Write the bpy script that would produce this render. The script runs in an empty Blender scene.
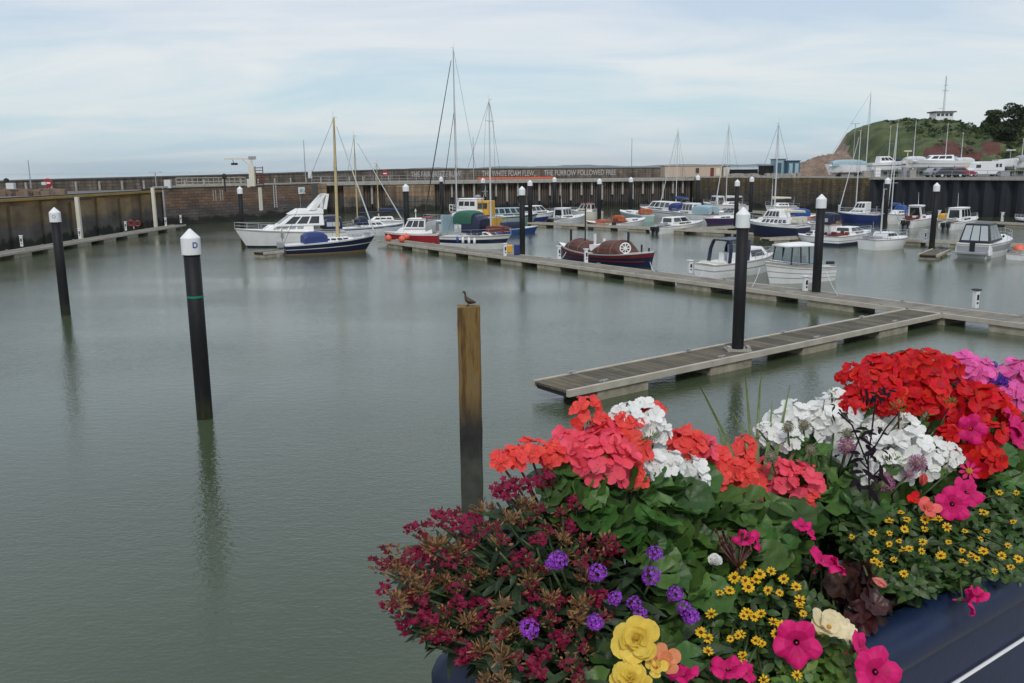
import bpy, math, random
from mathutils import Vector, Matrix
R = math.radians
random.seed(7)
rnd = random.random
def U(a, b): return a + (b - a) * rnd()
scene = bpy.context.scene
COL = scene.collection
# ------------------------------------------------------------------ camera (eye 7 m above the harbour water)
FPX, H = 870.0, 7.0
TH = math.atan(0.199); RO = 0.010
_F = Vector((0, math.cos(TH), -math.sin(TH))); _R0 = Vector((1, 0, 0)); _U0 = Vector((0, math.sin(TH), math.cos(TH)))
_R = _R0 * math.cos(RO) - _U0 * math.sin(RO); _U = _U0 * math.cos(RO) + _R0 * math.sin(RO)
EYE = Vector((0, 0, H))
def ray(px, py): return _F + _R * ((px - 512) / FPX) - _U * ((py - 341.5) / FPX)
def G(px, py, z=0.0):
    d = ray(px, py); t = (z - H) / d.z; return EYE + d * t
def PD(px, py, dist):                     # point on the sight line at forward distance dist
    d = ray(px, py); return EYE + d * (dist / d.y)
cam = bpy.data.cameras.new('camera'); co = bpy.data.objects.new('camera', cam); COL.objects.link(co)
cam.sensor_width = 36; cam.lens = FPX / 1024 * 36; cam.clip_end = 60000; cam.clip_start = 0.05
M = Matrix((( _R.x, _U.x, -_F.x), (_R.y, _U.y, -_F.y), (_R.z, _U.z, -_F.z))).to_4x4(); M.translation = EYE
co.matrix_world = M; scene.camera = co
# ------------------------------------------------------------------ materials
def mat(name, col, rough=0.6, metal=0.0, var=0.0, vscale=3.0, bump=0.0, bscale=20.0, island=0.0, trans=0.0, spec=0.5, coat=0.0, hue=.1):
    m = bpy.data.materials.new(name); m.use_nodes = True; nt = m.node_tree; N = nt.nodes; L = nt.links
    b = N['Principled BSDF']; b.inputs['Roughness'].default_value = rough; b.inputs['Metallic'].default_value = metal
    b.inputs['Specular IOR Level'].default_value = spec; b.inputs['Coat Weight'].default_value = coat
    c4 = (*col, 1); b.inputs['Base Color'].default_value = c4
    geo = N.new('ShaderNodeNewGeometry'); out = None
    if var or bump:
        tc = N.new('ShaderNodeTexCoord')
    if var:
        no = N.new('ShaderNodeTexNoise'); no.inputs['Scale'].default_value = vscale; no.inputs['Detail'].default_value = 6; no.inputs['Roughness'].default_value = .65
        L.new(tc.outputs['Object'], no.inputs['Vector'])
        mr = N.new('ShaderNodeMapRange'); mr.inputs[1].default_value = .25; mr.inputs[2].default_value = .75
        mr.inputs[3].default_value = 1 - var; mr.inputs[4].default_value = 1 + var
        L.new(no.outputs['Fac'], mr.inputs[0]); out = mr.outputs[0]
    if island:
        mr2 = N.new('ShaderNodeMapRange'); mr2.inputs[3].default_value = 1 - island; mr2.inputs[4].default_value = 1 + island
        L.new(geo.outputs['Random Per Island'], mr2.inputs[0])
        if out:
            mu = N.new('ShaderNodeMath'); mu.operation = 'MULTIPLY'; L.new(out, mu.inputs[0]); L.new(mr2.outputs[0], mu.inputs[1]); out = mu.outputs[0]
        else: out = mr2.outputs[0]
    colsock = None
    if out:
        h = N.new('ShaderNodeHueSaturation'); h.inputs['Color'].default_value = c4; L.new(out, h.inputs['Value'])
        if island:
            mr3 = N.new('ShaderNodeMapRange'); mr3.inputs[3].default_value = .5 - hue * island; mr3.inputs[4].default_value = .5 + hue * island
            mm = N.new('ShaderNodeMath'); mm.operation = 'MULTIPLY'; mm.inputs[1].default_value = 7.13; fr = N.new('ShaderNodeMath'); fr.operation = 'FRACT'
            L.new(geo.outputs['Random Per Island'], mm.inputs[0]); L.new(mm.outputs[0], fr.inputs[0]); L.new(fr.outputs[0], mr3.inputs[0]); L.new(mr3.outputs[0], h.inputs['Hue'])
        L.new(h.outputs[0], b.inputs['Base Color']); colsock = h.outputs[0]
    if bump:
        n2 = N.new('ShaderNodeTexNoise'); n2.inputs['Scale'].default_value = bscale; n2.inputs['Detail'].default_value = 5
        L.new(tc.outputs['Object'], n2.inputs['Vector']); bp = N.new('ShaderNodeBump'); bp.inputs['Strength'].default_value = bump; bp.inputs['Distance'].default_value = .02
        L.new(n2.outputs['Fac'], bp.inputs['Height']); L.new(bp.outputs[0], b.inputs['Normal'])
    if trans:
        t = N.new('ShaderNodeBsdfTranslucent'); t.inputs['Color'].default_value = c4
        if colsock: L.new(colsock, t.inputs['Color'])
        mx = N.new('ShaderNodeMixShader'); mx.inputs[0].default_value = trans
        L.new(b.outputs[0], mx.inputs[1]); L.new(t.outputs[0], mx.inputs[2]); L.new(mx.outputs[0], N['Material Output'].inputs['Surface'])
    return m
def nod(m): return m.node_tree.nodes, m.node_tree.links, m.node_tree.nodes['Principled BSDF']
def ramp(N, stops):
    r = N.new('ShaderNodeValToRGB'); e = r.color_ramp.elements
    while len(e) > 1: e.remove(e[-1])
    e[0].position = stops[0][0]; e[0].color = (*stops[0][1], 1)
    for p, c in stops[1:]:
        k = e.new(p); k.color = (*c, 1)
    return r
MT = {}
def mm(key, *a, **k):
    MT[key] = mat(key, *a, **k); return MT[key]
mm('white_gel', (.78, .78, .76), .35, var=.12, vscale=1.2); mm('cream_gel', (.66, .62, .5), .35, var=.08, vscale=1.5)
mm('navy', (.010, .015, .045), .35, var=.2); mm('blue', (.02, .075, .25), .5, var=.25); mm('royal', (.015, .032, .14), .5, var=.15)
mm('lightblue', (.3, .42, .46), .6, var=.12); mm('lifeboat_red', (.16, .018, .022), .5, var=.3); mm('red', (.3, .02, .025), .4, var=.15); mm('darkred', (.15, .03, .02), .7, var=.3)
mm('yellow', (.62, .34, .04), .45, var=.12); mm('green', (.02, .1, .06), .6, var=.15); mm('seagreen', (.28, .4, .36), .4, var=.1)
mm('black', (.012, .012, .013), .4, var=.2); mm('glass', (.02, .026, .03), .08, spec=.8); mm('rubber', (.02, .02, .02), .7)
mm('steel', (.55, .56, .57), .3, metal=.8); mm('alu', (.62, .63, .62), .4, metal=.3); mm('wood_mast', (.5, .4, .2), .5, var=.12)
mm('teak', (.28, .17, .09), .7, var=.25, vscale=8); mm('rope', (.03, .03, .03), .8); mm('orange', (.75, .12, .03), .5, var=.1)
mm('purple', (.06, .03, .1), .5, var=.2); mm('grey', (.3, .31, .32), .6, var=.15); mm('cap_white', (.74, .75, .74), .45, var=.06, vscale=4)
mm('canvas_white', (.6, .62, .62), .8, var=.1); mm('brick', (.3, .1, .06), .85, var=.3); mm('beige', (.5, .4, .31), .85, var=.12)
mm('tyre', (.015, .015, .015), .8); mm('concrete', (.34, .32, .28), .9, var=.3, vscale=2.0, bump=.4, bscale=12)
mm('float', (.3, .27, .2), .9, var=.45, vscale=2.5, bump=.4, bscale=9); mm('asphalt', (.12, .115, .105), .9, var=.3, vscale=.8)
mm('letter_white', (.4, .39, .36), .8, var=.35, vscale=2); mm('letter_blue', (.02, .07, .25), .6); mm('tarp', (.085, .028, .016), .6, var=.5, vscale=2.5, bump=.9, bscale=3)
mm('bark', (.07, .05, .035), .9, var=.3); mm('band_green', (.0, .2, .12), .6); mm('ochre', (.34, .22, .075), .9, var=.35, vscale=1.2)
# ------------------------------------------------------------------ mesh builder
class MB:
    def __init__(s): s.v = []; s.f = []
    def add(s, vs, fs, mt=None):
        o = len(s.v)
        for p in vs:
            p = Vector(p); s.v.append(tuple(mt @ p) if mt else tuple(p))
        s.f += [tuple(i + o for i in f) for f in fs]; return s
    def box(s, c, sz, rz=0.0, mt=None):
        x, y, z = [a / 2 for a in sz]; m = Matrix.Translation(Vector(c)) @ Matrix.Rotation(rz, 4, 'Z')
        if mt: m = mt @ m
        return s.add([(-x,-y,-z),(x,-y,-z),(x,y,-z),(-x,y,-z),(-x,-y,z),(x,-y,z),(x,y,z),(-x,y,z)],
                     [(0,3,2,1),(4,5,6,7),(0,1,5,4),(1,2,6,5),(2,3,7,6),(3,0,4,7)], m)
    def hexa(s, b, t):
        return s.add(list(b) + list(t), [(0,3,2,1),(4,5,6,7),(0,1,5,4),(1,2,6,5),(2,3,7,6),(3,0,4,7)])
    def tube(s, p0, p1, r0, r1=None, n=8, cap=True):
        if r1 is None: r1 = r0
        p0 = Vector(p0); p1 = Vector(p1); d = (p1 - p0)
        if d.length < 1e-6: return s
        q = d.to_track_quat('Z', 'Y'); vs = []
        for p, r in ((p0, r0), (p1, r1)):
            for i in range(n):
                a = 2 * math.pi * i / n; vs.append(p + q @ Vector((r * math.cos(a), r * math.sin(a), 0)))
        fs = [(i, (i + 1) % n, n + (i + 1) % n, n + i) for i in range(n)]
        if cap: fs += [tuple(range(n - 1, -1, -1)), tuple(range(n, 2 * n))]
        return s.add(vs, fs)
    def path(s, pts, r, n=6):
        for a, b in zip(pts[:-1], pts[1:]): s.tube(a, b, r, r, n)
        return s
    def lathe(s, prof, c=(0, 0, 0), n=16, mt=None):
        vs = []; fs = []
        for r, z in prof:
            for i in range(n):
                a = 2 * math.pi * i / n; vs.append((c[0] + r * math.cos(a), c[1] + r * math.sin(a), c[2] + z))
        for k in range(len(prof) - 1):
            for i in range(n): fs.append((k * n + i, k * n + (i + 1) % n, (k + 1) * n + (i + 1) % n, (k + 1) * n + i))
        fs.append(tuple(range(n - 1, -1, -1))); fs.append(tuple(range((len(prof) - 1) * n, len(prof) * n)))
        return s.add(vs, fs, mt)
    def rings(s, rs, close=True, caps=True):
        n = len(rs[0]); vs = [p for r in rs for p in r]; fs = []
        for k in range(len(rs) - 1):
            for i in range(n if close else n - 1):
                j = (i + 1) % n; fs.append((k * n + i, k * n + j, (k + 1) * n + j, (k + 1) * n + i))
        if caps: fs += [tuple(range(n - 1, -1, -1)), tuple(range((len(rs) - 1) * n, len(rs) * n))]
        return s.add(vs, fs)
    def build(s, name, m, parent=None, smooth=False, label=None):
        me = bpy.data.meshes.new(name); me.from_pydata(s.v, [], s.f); me.update()
        ms = m if isinstance(m, (list, tuple)) else [m]
        for x in ms: me.materials.append(MT[x] if isinstance(x, str) else x)
        if smooth:
            for p in me.polygons: p.use_smooth = True
        o = bpy.data.objects.new(name, me); COL.objects.link(o)
        if parent: o.parent = parent
        if label: o['label'] = label
        return o
def soften(o, w=.02, seg=2):
    b = o.modifiers.new('b', 'BEVEL'); b.width = w; b.segments = seg; b.limit_method = 'ANGLE'; b.angle_limit = R(40); return o
def tag(o, label, cat, group=None):
    o['label'] = label; o['category'] = cat
    if group: o['group'] = group
    return o
def thing(name, label, cat, loc=(0, 0, 0), rz=0.0, group=None):
    o = bpy.data.objects.new(name, None); COL.objects.link(o); o.location = loc; o.rotation_euler = (0, 0, rz); o.empty_display_size = .1
    return tag(o, label, cat, group)
def struct(o, kind='structure'): o['kind'] = kind; return o
def dup(root, loc, rz=None, label=None, scale=None):
    r = root.copy(); COL.objects.link(r); r.location = loc
    if rz is not None: r.rotation_euler = (0, 0, rz)
    if scale: r.scale = scale
    if label: r['label'] = label
    for ch in list(root.children):
        c = ch.copy(); COL.objects.link(c); c.parent = r
        for g in list(ch.children):
            d = g.copy(); COL.objects.link(d); d.parent = c
    return r
def text_mesh(txt, size, depth=.01, sx=1.0):
    cu = bpy.data.curves.new('text', 'FONT'); cu.body = txt; cu.size = size; cu.extrude = depth; cu.align_x = 'CENTER'; cu.align_y = 'CENTER'
    cu.offset = size * .012
    o = bpy.data.objects.new('text', cu); COL.objects.link(o); bpy.context.view_layer.update()
    me = bpy.data.meshes.new_from_object(o.evaluated_get(bpy.context.evaluated_depsgraph_get()))
    COL.objects.unlink(o); bpy.data.objects.remove(o)
    for v in me.vertices: v.co.x *= sx
    return me
# ------------------------------------------------------------------ world and light
w = bpy.data.worlds.new('World'); scene.world = w; w.use_nodes = True
N = w.node_tree.nodes; L = w.node_tree.links; bg = N['Background']; bg.inputs['Strength'].default_value = .1
sky = N.new('ShaderNodeTexSky'); sky.sky_type = 'NISHITA'; sky.sun_disc = False; sky.sun_elevation = R(48); sky.sun_rotation = R(180); sky.air_density = 1.3; sky.dust_density = 1.5
tc = N.new('ShaderNodeTexCoord'); sp = N.new('ShaderNodeSeparateXYZ'); L.new(tc.outputs['Generated'], sp.inputs[0])
ad = N.new('ShaderNodeMath'); ad.operation = 'ABSOLUTE'; L.new(sp.outputs[2], ad.inputs[0])
ad2 = N.new('ShaderNodeMath'); ad2.operation = 'ADD'; ad2.inputs[1].default_value = .16; L.new(ad.outputs[0], ad2.inputs[0])
dx = N.new('ShaderNodeMath'); dx.operation = 'DIVIDE'; L.new(sp.outputs[0], dx.inputs[0]); L.new(ad2.outputs[0], dx.inputs[1])
dy = N.new('ShaderNodeMath'); dy.operation = 'DIVIDE'; L.new(sp.outputs[1], dy.inputs[0]); L.new(ad2.outputs[0], dy.inputs[1])
cb = N.new('ShaderNodeCombineXYZ'); L.new(dx.outputs[0], cb.inputs[0]); L.new(dy.outputs[0], cb.inputs[1])
mp = N.new('ShaderNodeMapping'); mp.inputs['Rotation'].default_value = (0, 0, R(14)); mp.inputs['Scale'].default_value = (.7, 1.5, 1); mp.inputs['Location'].default_value = (.3, 1.7, 0); L.new(cb.outputs[0], mp.inputs[0])
n1 = N.new('ShaderNodeTexNoise'); n1.inputs['Scale'].default_value = .95; n1.inputs['Detail'].default_value = 7; n1.inputs['Roughness'].default_value = .58; n1.inputs['Distortion'].default_value = .6; L.new(mp.outputs[0], n1.inputs['Vector'])
r1 = ramp(N, [(.36, (0, 0, 0)), (.62, (1, 1, 1))]); L.new(n1.outputs['Fac'], r1.inputs[0])
# veil colour by height, lit cloud colour on top
zr = N.new('ShaderNodeMapRange'); zr.inputs[1].default_value = 0; zr.inputs[2].default_value = .3; L.new(ad.outputs[0], zr.inputs[0])
veil = ramp(N, [(0, (4.4, 5.9, 6.9)), (.22, (4.9, 6.5, 7.3)), (.55, (5.0, 5.95, 7.2)), (1, (4.7, 5.4, 6.9))]); L.new(zr.outputs[0], veil.inputs[0])
cl = ramp(N, [(0, (6.6, 6.9, 7.0)), (.35, (7.6, 7.7, 7.6)), (1, (6.5, 6.9, 7.7))]); L.new(zr.outputs[0], cl.inputs[0])
mxa = N.new('ShaderNodeMixRGB'); mxa.inputs[0].default_value = .88; L.new(sky.outputs[0], mxa.inputs[1]); L.new(veil.outputs[0], mxa.inputs[2])
mf = N.new('ShaderNodeMath'); mf.operation = 'MULTIPLY'; mf.inputs[1].default_value = .72; L.new(r1.outputs[0], mf.inputs[0])
mxb = N.new('ShaderNodeMixRGB'); L.new(mf.outputs[0], mxb.inputs[0]); L.new(mxa.outputs[0], mxb.inputs[1]); L.new(cl.outputs[0], mxb.inputs[2])
L.new(mxb.outputs[0], bg.inputs['Color'])
sl = bpy.data.lights.new('sun', 'SUN'); sl.energy = 1.5; sl.angle = R(11); sl.color = (1, .96, .9)
so = bpy.data.objects.new('sun', sl); COL.objects.link(so); so.rotation_euler = (R(42), 0, 0)
scene.view_settings.view_transform = 'Standard'; scene.view_settings.look = 'None'; scene.view_settings.exposure = .2; scene.view_settings.gamma = 1
# ------------------------------------------------------------------ setting materials
def water_mat():
    m = mat('water', (.04, .05, .036), .03); N, L, b = nod(m); b.inputs['IOR'].default_value = 1.48
    tc = N.new('ShaderNodeTexCoord'); a = N.new('ShaderNodeMapping'); a.inputs['Scale'].default_value = (.8, 1.35, 1); L.new(tc.outputs['Object'], a.inputs[0])
    n1 = N.new('ShaderNodeTexNoise'); n1.inputs['Scale'].default_value = 9; n1.inputs['Detail'].default_value = 3; n1.inputs['Roughness'].default_value = .55; L.new(a.outputs[0], n1.inputs['Vector'])
    n2 = N.new('ShaderNodeTexNoise'); n2.inputs['Scale'].default_value = 2.6; n2.inputs['Detail'].default_value = 2; L.new(a.outputs[0], n2.inputs['Vector'])
    n3 = N.new('ShaderNodeTexNoise'); n3.inputs['Scale'].default_value = .06; n3.inputs['Detail'].default_value = 3; L.new(a.outputs[0], n3.inputs['Vector'])
    st = N.new('ShaderNodeMapRange'); st.inputs[1].default_value = .35; st.inputs[2].default_value = .65; st.inputs[3].default_value = .35; st.inputs[4].default_value = 1.0; L.new(n3.outputs['Fac'], st.inputs[0])
    b1 = N.new('ShaderNodeBump'); b1.inputs['Distance'].default_value = .017; L.new(n1.outputs['Fac'], b1.inputs['Height']); L.new(st.outputs[0], b1.inputs['Strength'])
    b2 = N.new('ShaderNodeBump'); b2.inputs['Distance'].default_value = .022; b2.inputs['Strength'].default_value = .45; L.new(n2.outputs['Fac'], b2.inputs['Height']); L.new(b1.outputs[0], b2.inputs['Normal'])
    L.new(b2.outputs[0], b.inputs['Normal'])
    n4 = N.new('ShaderNodeTexNoise'); n4.inputs['Scale'].default_value = .09; n4.inputs['Detail'].default_value = 4; L.new(tc.outputs['Object'], n4.inputs['Vector'])
    r = ramp(N, [(.3, (.046, .063, .031)), (.7, (.060, .081, .044))]); L.new(n4.outputs['Fac'], r.inputs[0]); L.new(r.outputs[0], b.inputs['Base Color'])
    MT['water'] = m
water_mat()
def wall_mat(key, kind, c_top, c_mid, c_low, c_wet, ztop=5.0, bx=1.1, by=.4, sv=(1.6, .12), sr_=(.45, 1.45)):
    """quay wall stained in bands by the tide, with lichen near the top; blocks from a brick pattern"""
    m = mat(key, c_mid, .9); N, L, b = nod(m); tc = N.new('ShaderNodeTexCoord')
    sep = N.new('ShaderNodeSeparateXYZ'); L.new(tc.outputs['UV'], sep.inputs[0])
    n = N.new('ShaderNodeTexNoise'); n.inputs['Scale'].default_value = .35; n.inputs['Detail'].default_value = 8; n.inputs['Roughness'].default_value = .7; L.new(tc.outputs['UV'], n.inputs['Vector'])
    mu = N.new('ShaderNodeMath'); mu.operation = 'MULTIPLY_ADD'; mu.inputs[1].default_value = .9; L.new(n.outputs['Fac'], mu.inputs[0]); 
    dv = N.new('ShaderNodeMath'); dv.operation = 'DIVIDE'; dv.inputs[1].default_value = ztop; L.new(sep.outputs[1], dv.inputs[0])
    sb = N.new('ShaderNodeMath'); sb.operation = 'SUBTRACT'; sb.inputs[1].default_value = .45; L.new(dv.outputs[0], sb.inputs[0]); L.new(sb.outputs[0], mu.inputs[2])
    r = ramp(N, [(0, c_wet), (.12, c_wet), (.2, c_low), (.42, c_low), (.56, c_mid), (.8, c_mid), (.97, c_top)]); L.new(mu.outputs[0], r.inputs[0])
    mp = N.new('ShaderNodeMapping'); mp.inputs['Scale'].default_value = (sv[0], sv[1], 1); L.new(tc.outputs['UV'], mp.inputs[0])
    s = N.new('ShaderNodeTexNoise'); s.inputs['Scale'].default_value = 1.0; s.inputs['Detail'].default_value = 6; L.new(mp.outputs[0], s.inputs['Vector'])
    sr = N.new('ShaderNodeMapRange'); sr.inputs[1].default_value = .3; sr.inputs[2].default_value = .7; sr.inputs[3].default_value = sr_[0]; sr.inputs[4].default_value = sr_[1]; L.new(s.outputs['Fac'], sr.inputs[0])
    hs = N.new('ShaderNodeHueSaturation'); L.new(r.outputs[0], hs.inputs['Color']); L.new(sr.outputs[0], hs.inputs['Value'])
    last = hs.outputs[0]
    if kind == 'brick':
        br = N.new('ShaderNodeTexBrick'); br.inputs['Scale'].default_value = 1; br.inputs['Brick Width'].default_value = bx; br.inputs['Row Height'].default_value = by; br.inputs['Mortar Size'].default_value = .035
        br.inputs['Color1'].default_value = (1, 1, 1, 1); br.inputs['Color2'].default_value = (.6, .56, .53, 1); br.inputs['Mortar'].default_value = (.3, .28, .26, 1); L.new(tc.outputs['UV'], br.inputs['Vector'])
        mx = N.new('ShaderNodeMixRGB'); mx.blend_type = 'MULTIPLY'; mx.inputs[0].default_value = .8; L.new(last, mx.inputs[1]); L.new(br.outputs['Color'], mx.inputs[2]); last = mx.outputs[0]
        bp = N.new('ShaderNodeBump'); bp.inputs['Distance'].default_value = .04; L.new(br.outputs['Color'], bp.inputs['Height']); L.new(bp.outputs[0], b.inputs['Normal'])
    L.new(last, b.inputs['Base Color']); MT[key] = m
wall_mat('wall_concrete', 'plain', (.3, .19, .07), (.2, .14, .075), (.11, .098, .08), (.025, .027, .018), 4.5, sv=(.35, .5), sr_=(.5, 1.4))
wall_mat('wall_masonry', 'brick', (.2, .145, .1), (.235, .15, .1), (.13, .112, .1), (.028, .028, .022), 5.0, sv=(.25, .5), sr_=(.6, 1.3))
wall_mat('wall_pier', 'plain', (.24, .19, .12), (.1, .07, .052), (.07, .062, .055), (.02, .02, .016), 5.0)
wall_mat('wall_blocks', 'brick', (.3, .24, .15), (.27, .19, .12), (.12, .11, .09), (.025, .026, .02), 5.0, 2.0, .8)
wall_mat('wall_stone', 'brick', (.17, .125, .05), (.11, .085, .05), (.075, .068, .055), (.02, .022, .017), 5.2, .8, .35)
wall_mat('sheet_pile', 'plain', (.028, .031, .037), (.022, .025, .032), (.02, .022, .027), (.015, .016, .016), 4.9)
wall_mat('breakwater_stone', 'brick', (.2, .175, .14), (.165, .135, .105), (.12, .105, .085), (.1, .09, .08), 7.0, 1.2, .45)
def hill_mat():
    m = mat('hill_grass', (.06, .08, .03), .95); N, L, b = nod(m); tc = N.new('ShaderNodeTexCoord'); vc = N.new('ShaderNodeVertexColor'); vc.layer_name = 'Zone'
    n = N.new('ShaderNodeTexNoise'); n.inputs['Scale'].default_value = .16; n.inputs['Detail'].default_value = 8; n.inputs['Roughness'].default_value = .7; L.new(tc.outputs['Object'], n.inputs['Vector'])
    r = ramp(N, [(.32, (.022, .036, .01)), (.48, (.045, .066, .018)), (.6, (.09, .105, .03)), (.74, (.14, .13, .05))]); L.new(n.outputs['Fac'], r.inputs[0])
    n2 = N.new('ShaderNodeTexNoise'); n2.inputs['Scale'].default_value = .5; n2.inputs['Detail'].default_value = 8; L.new(tc.outputs['Object'], n2.inputs['Vector'])
    r2 = ramp(N, [(.3, (.05, .014, .009)), (.7, (.12, .034, .022))]); L.new(n2.outputs['Fac'], r2.inputs[0])
    r3 = ramp(N, [(.3, (.14, .1, .07)), (.7, (.3, .23, .17))]); L.new(n2.outputs['Fac'], r3.inputs[0])
    se = N.new('ShaderNodeSeparateColor'); L.new(vc.outputs['Color'], se.inputs[0])
    def edge(sock):
        a = N.new('ShaderNodeMath'); a.operation = 'MULTIPLY_ADD'; a.inputs[1].default_value = 1.0; L.new(n2.outputs['Fac'], a.inputs[0]); a.inputs[2].default_value = -.5
        s = N.new('ShaderNodeMath'); s.operation = 'ADD'; L.new(sock, s.inputs[0]); L.new(a.outputs[0], s.inputs[1])
        q = N.new('ShaderNodeMapRange'); q.inputs[1].default_value = .42; q.inputs[2].default_value = .58; L.new(s.outputs[0], q.inputs[0]); return q.outputs[0]
    m1 = N.new('ShaderNodeMixRGB'); L.new(edge(se.outputs[0]), m1.inputs[0]); L.new(r.outputs[0], m1.inputs[1]); L.new(r2.outputs[0], m1.inputs[2])
    m2 = N.new('ShaderNodeMixRGB'); L.new(edge(se.outputs[1]), m2.inputs[0]); L.new(m1.outputs[0], m2.inputs[1]); L.new(r3.outputs[0], m2.inputs[2])
    L.new(m2.outputs[0], b.inputs['Base Color']); MT['hill'] = m
hill_mat()
def plank_mat(key, c1, c2, w=.14):
    m = mat(key, c1, .85); N, L, b = nod(m); tc = N.new('ShaderNodeTexCoord')
    br = N.new('ShaderNodeTexBrick'); br.inputs['Scale'].default_value = 1; br.inputs['Brick Width'].default_value = w; br.inputs['Row Height'].default_value = 3.1; br.inputs['Mortar Size'].default_value = .012; br.offset = 0
    br.inputs['Color1'].default_value = (*c1, 1); br.inputs['Color2'].default_value = (*c2, 1); br.inputs['Mortar'].default_value = (.02, .018, .014, 1); br.inputs['Bias'].default_value = -.1; L.new(tc.outputs['UV'], br.inputs['Vector'])
    n = N.new('ShaderNodeTexNoise'); n.inputs['Scale'].default_value = .7; n.inputs['Detail'].default_value = 7; n.inputs['Roughness'].default_value = .7; L.new(tc.outputs['UV'], n.inputs['Vector'])
    mr = N.new('ShaderNodeMapRange'); mr.inputs[1].default_value = .3; mr.inputs[2].default_value = .7; mr.inputs[3].default_value = .5; mr.inputs[4].default_value = 1.4; L.new(n.outputs['Fac'], mr.inputs[0])
    h = N.new('ShaderNodeHueSaturation'); L.new(br.outputs['Color'], h.inputs['Color']); L.new(mr.outputs[0], h.inputs['Value']); L.new(h.outputs[0], b.inputs['Base Color'])
    bp = N.new('ShaderNodeBump'); bp.inputs['Distance'].default_value = .02; L.new(br.outputs['Fac'], bp.inputs['Height']); bp.invert = True; L.new(bp.outputs[0], b.inputs['Normal'])
    MT[key] = m
plank_mat('deck_weathered', (.27, .245, .195), (.2, .18, .14)); plank_mat('deck_mossy', (.135, .115, .07), (.065, .058, .038), .3)
mm('fascia', (.42, .385, .31), .8, var=.25, vscale=1.5)
def post_mat():
    m = mat('old_post', (.2, .12, .04), .9); N, L, b = nod(m); tc = N.new('ShaderNodeTexCoord'); sep = N.new('ShaderNodeSeparateXYZ'); L.new(tc.outputs['Object'], sep.inputs[0])
    mp = N.new('ShaderNodeMapping'); mp.inputs['Scale'].default_value = (9, 9, .9); L.new(tc.outputs['Object'], mp.inputs[0])
    n = N.new('ShaderNodeTexNoise'); n.inputs['Scale'].default_value = 1; n.inputs['Detail'].default_value = 8; n.inputs['Roughness'].default_value = .7; L.new(mp.outputs[0], n.inputs['Vector'])
    top = ramp(N, [(.32, (.035, .02, .01)), (.42, (.12, .065, .016)), (.52, (.2, .122, .036)), (.6, (.15, .115, .055)), (.68, (.19, .18, .15))]); L.new(n.outputs['Fac'], top.inputs[0])
    n2 = N.new('ShaderNodeTexNoise'); n2.inputs['Scale'].default_value = 5; n2.inputs['Detail'].default_value = 5; L.new(tc.outputs['Object'], n2.inputs['Vector'])
    wr = ramp(N, [(.3, (.012, .012, .011)), (.7, (.03, .03, .026))]); L.new(n2.outputs['Fac'], wr.inputs[0])
    low = ramp(N, [(.3, (.035, .038, .03)), (.7, (.065, .068, .055))]); L.new(n2.outputs['Fac'], low.inputs[0])
    def band(z0, z1):
        a = N.new('ShaderNodeMath'); a.operation = 'MULTIPLY_ADD'; a.inputs[1].default_value = .5; L.new(n.outputs['Fac'], a.inputs[0]); L.new(sep.outputs[2], a.inputs[2])
        q = N.new('ShaderNodeMapRange'); q.inputs[1].default_value = z0 + .25; q.inputs[2].default_value = z1 + .25; L.new(a.outputs[0], q.inputs[0]); return q.outputs[0]
    m1 = N.new('ShaderNodeMixRGB'); L.new(band(2.55, 2.8), m1.inputs[0]); L.new(low.outputs[0], m1.inputs[1]); L.new(wr.outputs[0], m1.inputs[2])
    m2 = N.new('ShaderNodeMixRGB'); L.new(band(3.1, 3.7), m2.inputs[0]); L.new(m1.outputs[0], m2.inputs[1]); L.new(top.outputs[0], m2.inputs[2])
    L.new(m2.outputs[0], b.inputs['Base Color']); bp = N.new('ShaderNodeBump'); bp.inputs['Distance'].default_value = .02; bp.inputs['Strength'].default_value = .8; L.new(n.outputs['Fac'], bp.inputs['Height']); L.new(bp.outputs[0], b.inputs['Normal'])
    MT['old_post'] = m
post_mat()
# ------------------------------------------------------------------ water and land
wb = MB().add([(-15500, -30, 0), (15500, -30, 0), (15500, 18000, 0), (-15500, 18000, 0)], [(0, 1, 2, 3)])
struct(wb.build('water', 'water'))
struct(MB().add([(-15800, -60, -4), (15800, -60, -4), (15800, 18200, -4), (-15800, 18200, -4)], [(0, 1, 2, 3)]).build('seabed', 'asphalt'))
def xy(v): return (v[0], v[1])
def wall_seg(mb, uvs, a, b, z0, z1, u0=0.0, flip=False):
    """a plain wall sheet from a to b with metric UVs"""
    o = len(mb.v); L_ = (Vector(b) - Vector(a)).length
    mb.v += [(a[0], a[1], z0), (b[0], b[1], z0), (b[0], b[1], z1), (a[0], a[1], z1)]
    mb.f.append((o, o + 1, o + 2, o + 3)); uvs += [(u0, z0), (u0 + L_, z0), (u0 + L_, z1), (u0, z1)]; return u0 + L_
def with_uv(mb, uvs, name, m, parent=None):
    o = mb.build(name, m, parent); uv = o.data.uv_layers.new(name='UVMap'); i = 0
    for p in o.data.polygons:
        for li in p.loop_indices: uv.data[li].uv = uvs[i]; i += 1
    return o
def box_uv(o, sx=1.0):
    """metric UVs along the local x axis and height (or y on flat faces)"""
    uv = o.data.uv_layers.new(name='UVMap')
    for p in o.data.polygons:
        for li in p.loop_indices:
            c = o.data.vertices[o.data.loops[li].vertex_index].co
            if abs(p.normal.z) > .7: uv.data[li].uv = (c.x * sx, c.y)
            elif abs(p.normal.y) >= abs(p.normal.x): uv.data[li].uv = (c.x * sx, c.z)
            else: uv.data[li].uv = (c.y * sx, c.z)
    return o
def frame2(a, b):
    a = Vector((a[0], a[1], 0)); b = Vector((b[0], b[1], 0)); d = b - a
    return a, d.length, math.atan2(d.y, d.x)
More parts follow.
